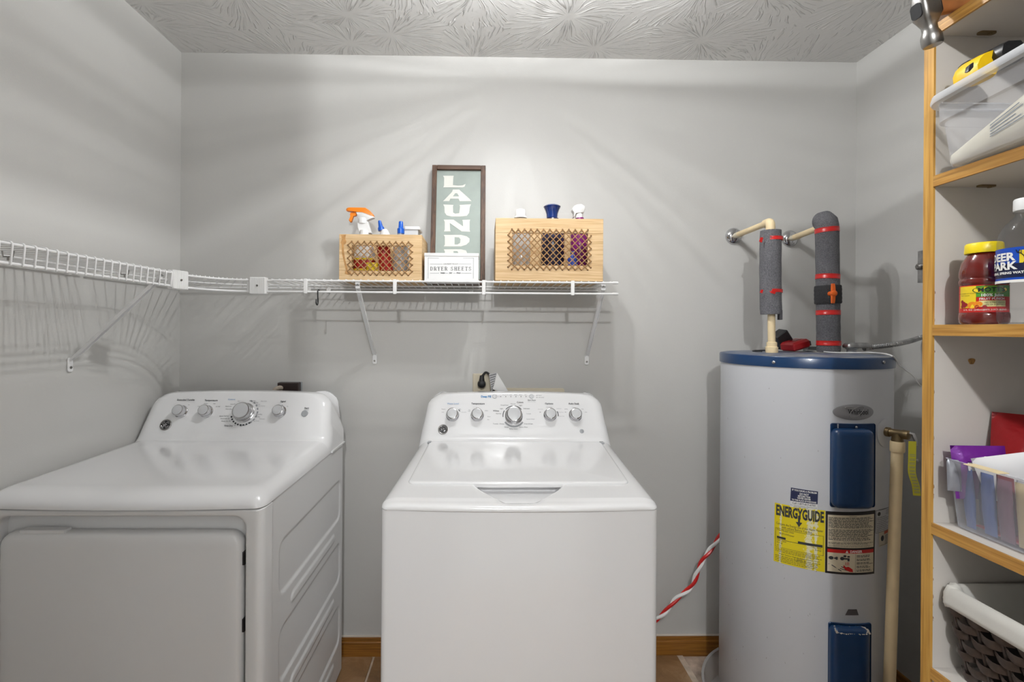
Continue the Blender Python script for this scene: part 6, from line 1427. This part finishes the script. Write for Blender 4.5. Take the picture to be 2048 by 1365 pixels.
# ---- wicker basket with liner
yF = YN-.012; zb_ = at(1888, 1172, yF).z; xt = at(1888, 1172, yF).x; xbm = xt+.026
bk = thing('wicker_basket', 'dark woven basket with white cloth liner at the bottom of the cabinet view', 'basket', (xt+.15, yF-.17, S5))
HB = zb_-S5; LEN = .36; DEP = .30
def bside(u, v, d=0):      # u along the aisle side (0 far), v up
    return V((xbm+(xt-xbm)*v-d, yF-.010*(1-v)-u*LEN*(1-.0*v), S5+.002+v*HB))
m_wk = mat('dark_wicker', (62, 51, 46), .45, var=(120, .25)); m_wk2 = mat('dark_basket_core', (34, 29, 27), .8)  # core is darker than the strands and shows through the gaps
bm = B(); rings(bm, [[V((x0+.15+x, yF-LEN/2+y, z)) for x, y in rrect(w, l, .02, 4)] for x0, w, l, z in ((xbm+.010, .26, LEN-.05, S5+.001), (xbm+.006, .278, LEN-.026, S5+.006), (xt+.006, .296, LEN-.006, zb_-.004))], True, False); obj('basket_core', bm, m_wk2, bk, smooth=40)
NR_, PITCH = 7, .038; rh = .83/NR_; me = None
for r in range(NR_):
    for c in range(11):
        u = (c+(.5 if r % 2 else 0))*PITCH/LEN-.02; u0, u1 = max(0.0, u), min(1, u+PITCH*.93/LEN)
        if u1-u0 < .03: continue
        v0, v1 = .02+r*rh, .02+(r+.78)*rh; bm = B(); rs = []
        for i in range(7):
            t = i/6; uu = u0+(u1-u0)*t; d = .001+.0068*sin(pi*t)**.8; sag = .0040*sin(pi*t)
            rs.append([bside(uu, v0, d-.0012)-V((0, 0, sag)), bside(uu, v0, d)-V((0, 0, sag)), bside(uu, (v0+v1)/2, d+.0012)-V((0, 0, sag)), bside(uu, v1, d)-V((0, 0, sag)), bside(uu, v1, d-.0012)-V((0, 0, sag))])
        rings(bm, rs); obj('strand', bm, m_wk, bk, smooth=50)
for c in range(11):
    u = c*PITCH/LEN+.03
    if u < 1: bm = B(); tube(bm, [bside(u, .02, .001), bside(u, .80, .001)], .0035, 6); obj('stake', bm, m_wk, bk)
bm = B(); rs = []     # folded-over liner cuff, gently rumpled
NL = 60; lo = [V((xt+.004+.148+x, yF-LEN/2+y, 0)) for x, y in rrect(.296, LEN, .022, 14)]
for off, z in ((.0005, zb_-.030), (.0085, zb_-.031), (.0095, zb_-.024), (.0085, zb_-.012), (.005, zb_+.002), (0, zb_+.004), (-.005, zb_), (-.012, zb_-.03), (-.040, S5+.03)):
    c = V((xt+.152, yF-LEN/2, 0)); ring = []
    for i, p in enumerate(lo):
        d = (p-c); k = off+.0005*sin(i*2.3+z*300)+.0009*sin(i*.9+z*120); q = p+V((d.x/abs(d.x or 1)*k*(abs(d.x) > .12), d.y/abs(d.y or 1)*k*(abs(d.y) > LEN/2-.025), 0)); q.z = z+.0018*sin(i*1.1+off*200); ring.append(q)
    rs.append(ring)
rings(bm, rs, False, True); obj('liner', bm, mat('liner_cloth', (206, 204, 198), .9, bump=(500, .12, .001)), bk, smooth=70)

# print, lacing and other marks too small to pick apart stay one joined part each
for o in bpy.data.objects:
    if o.type == 'MESH' and o.parent and any(k in o.name for k in ('lettering', 'lacing_holes', 'printed_', 'bag_print', '_picture', 'edge_chips', 'slots', 'monogram', 'letter_counters', 'label_paper', 'tag_lettering')): o['kind'] = 'stuff'
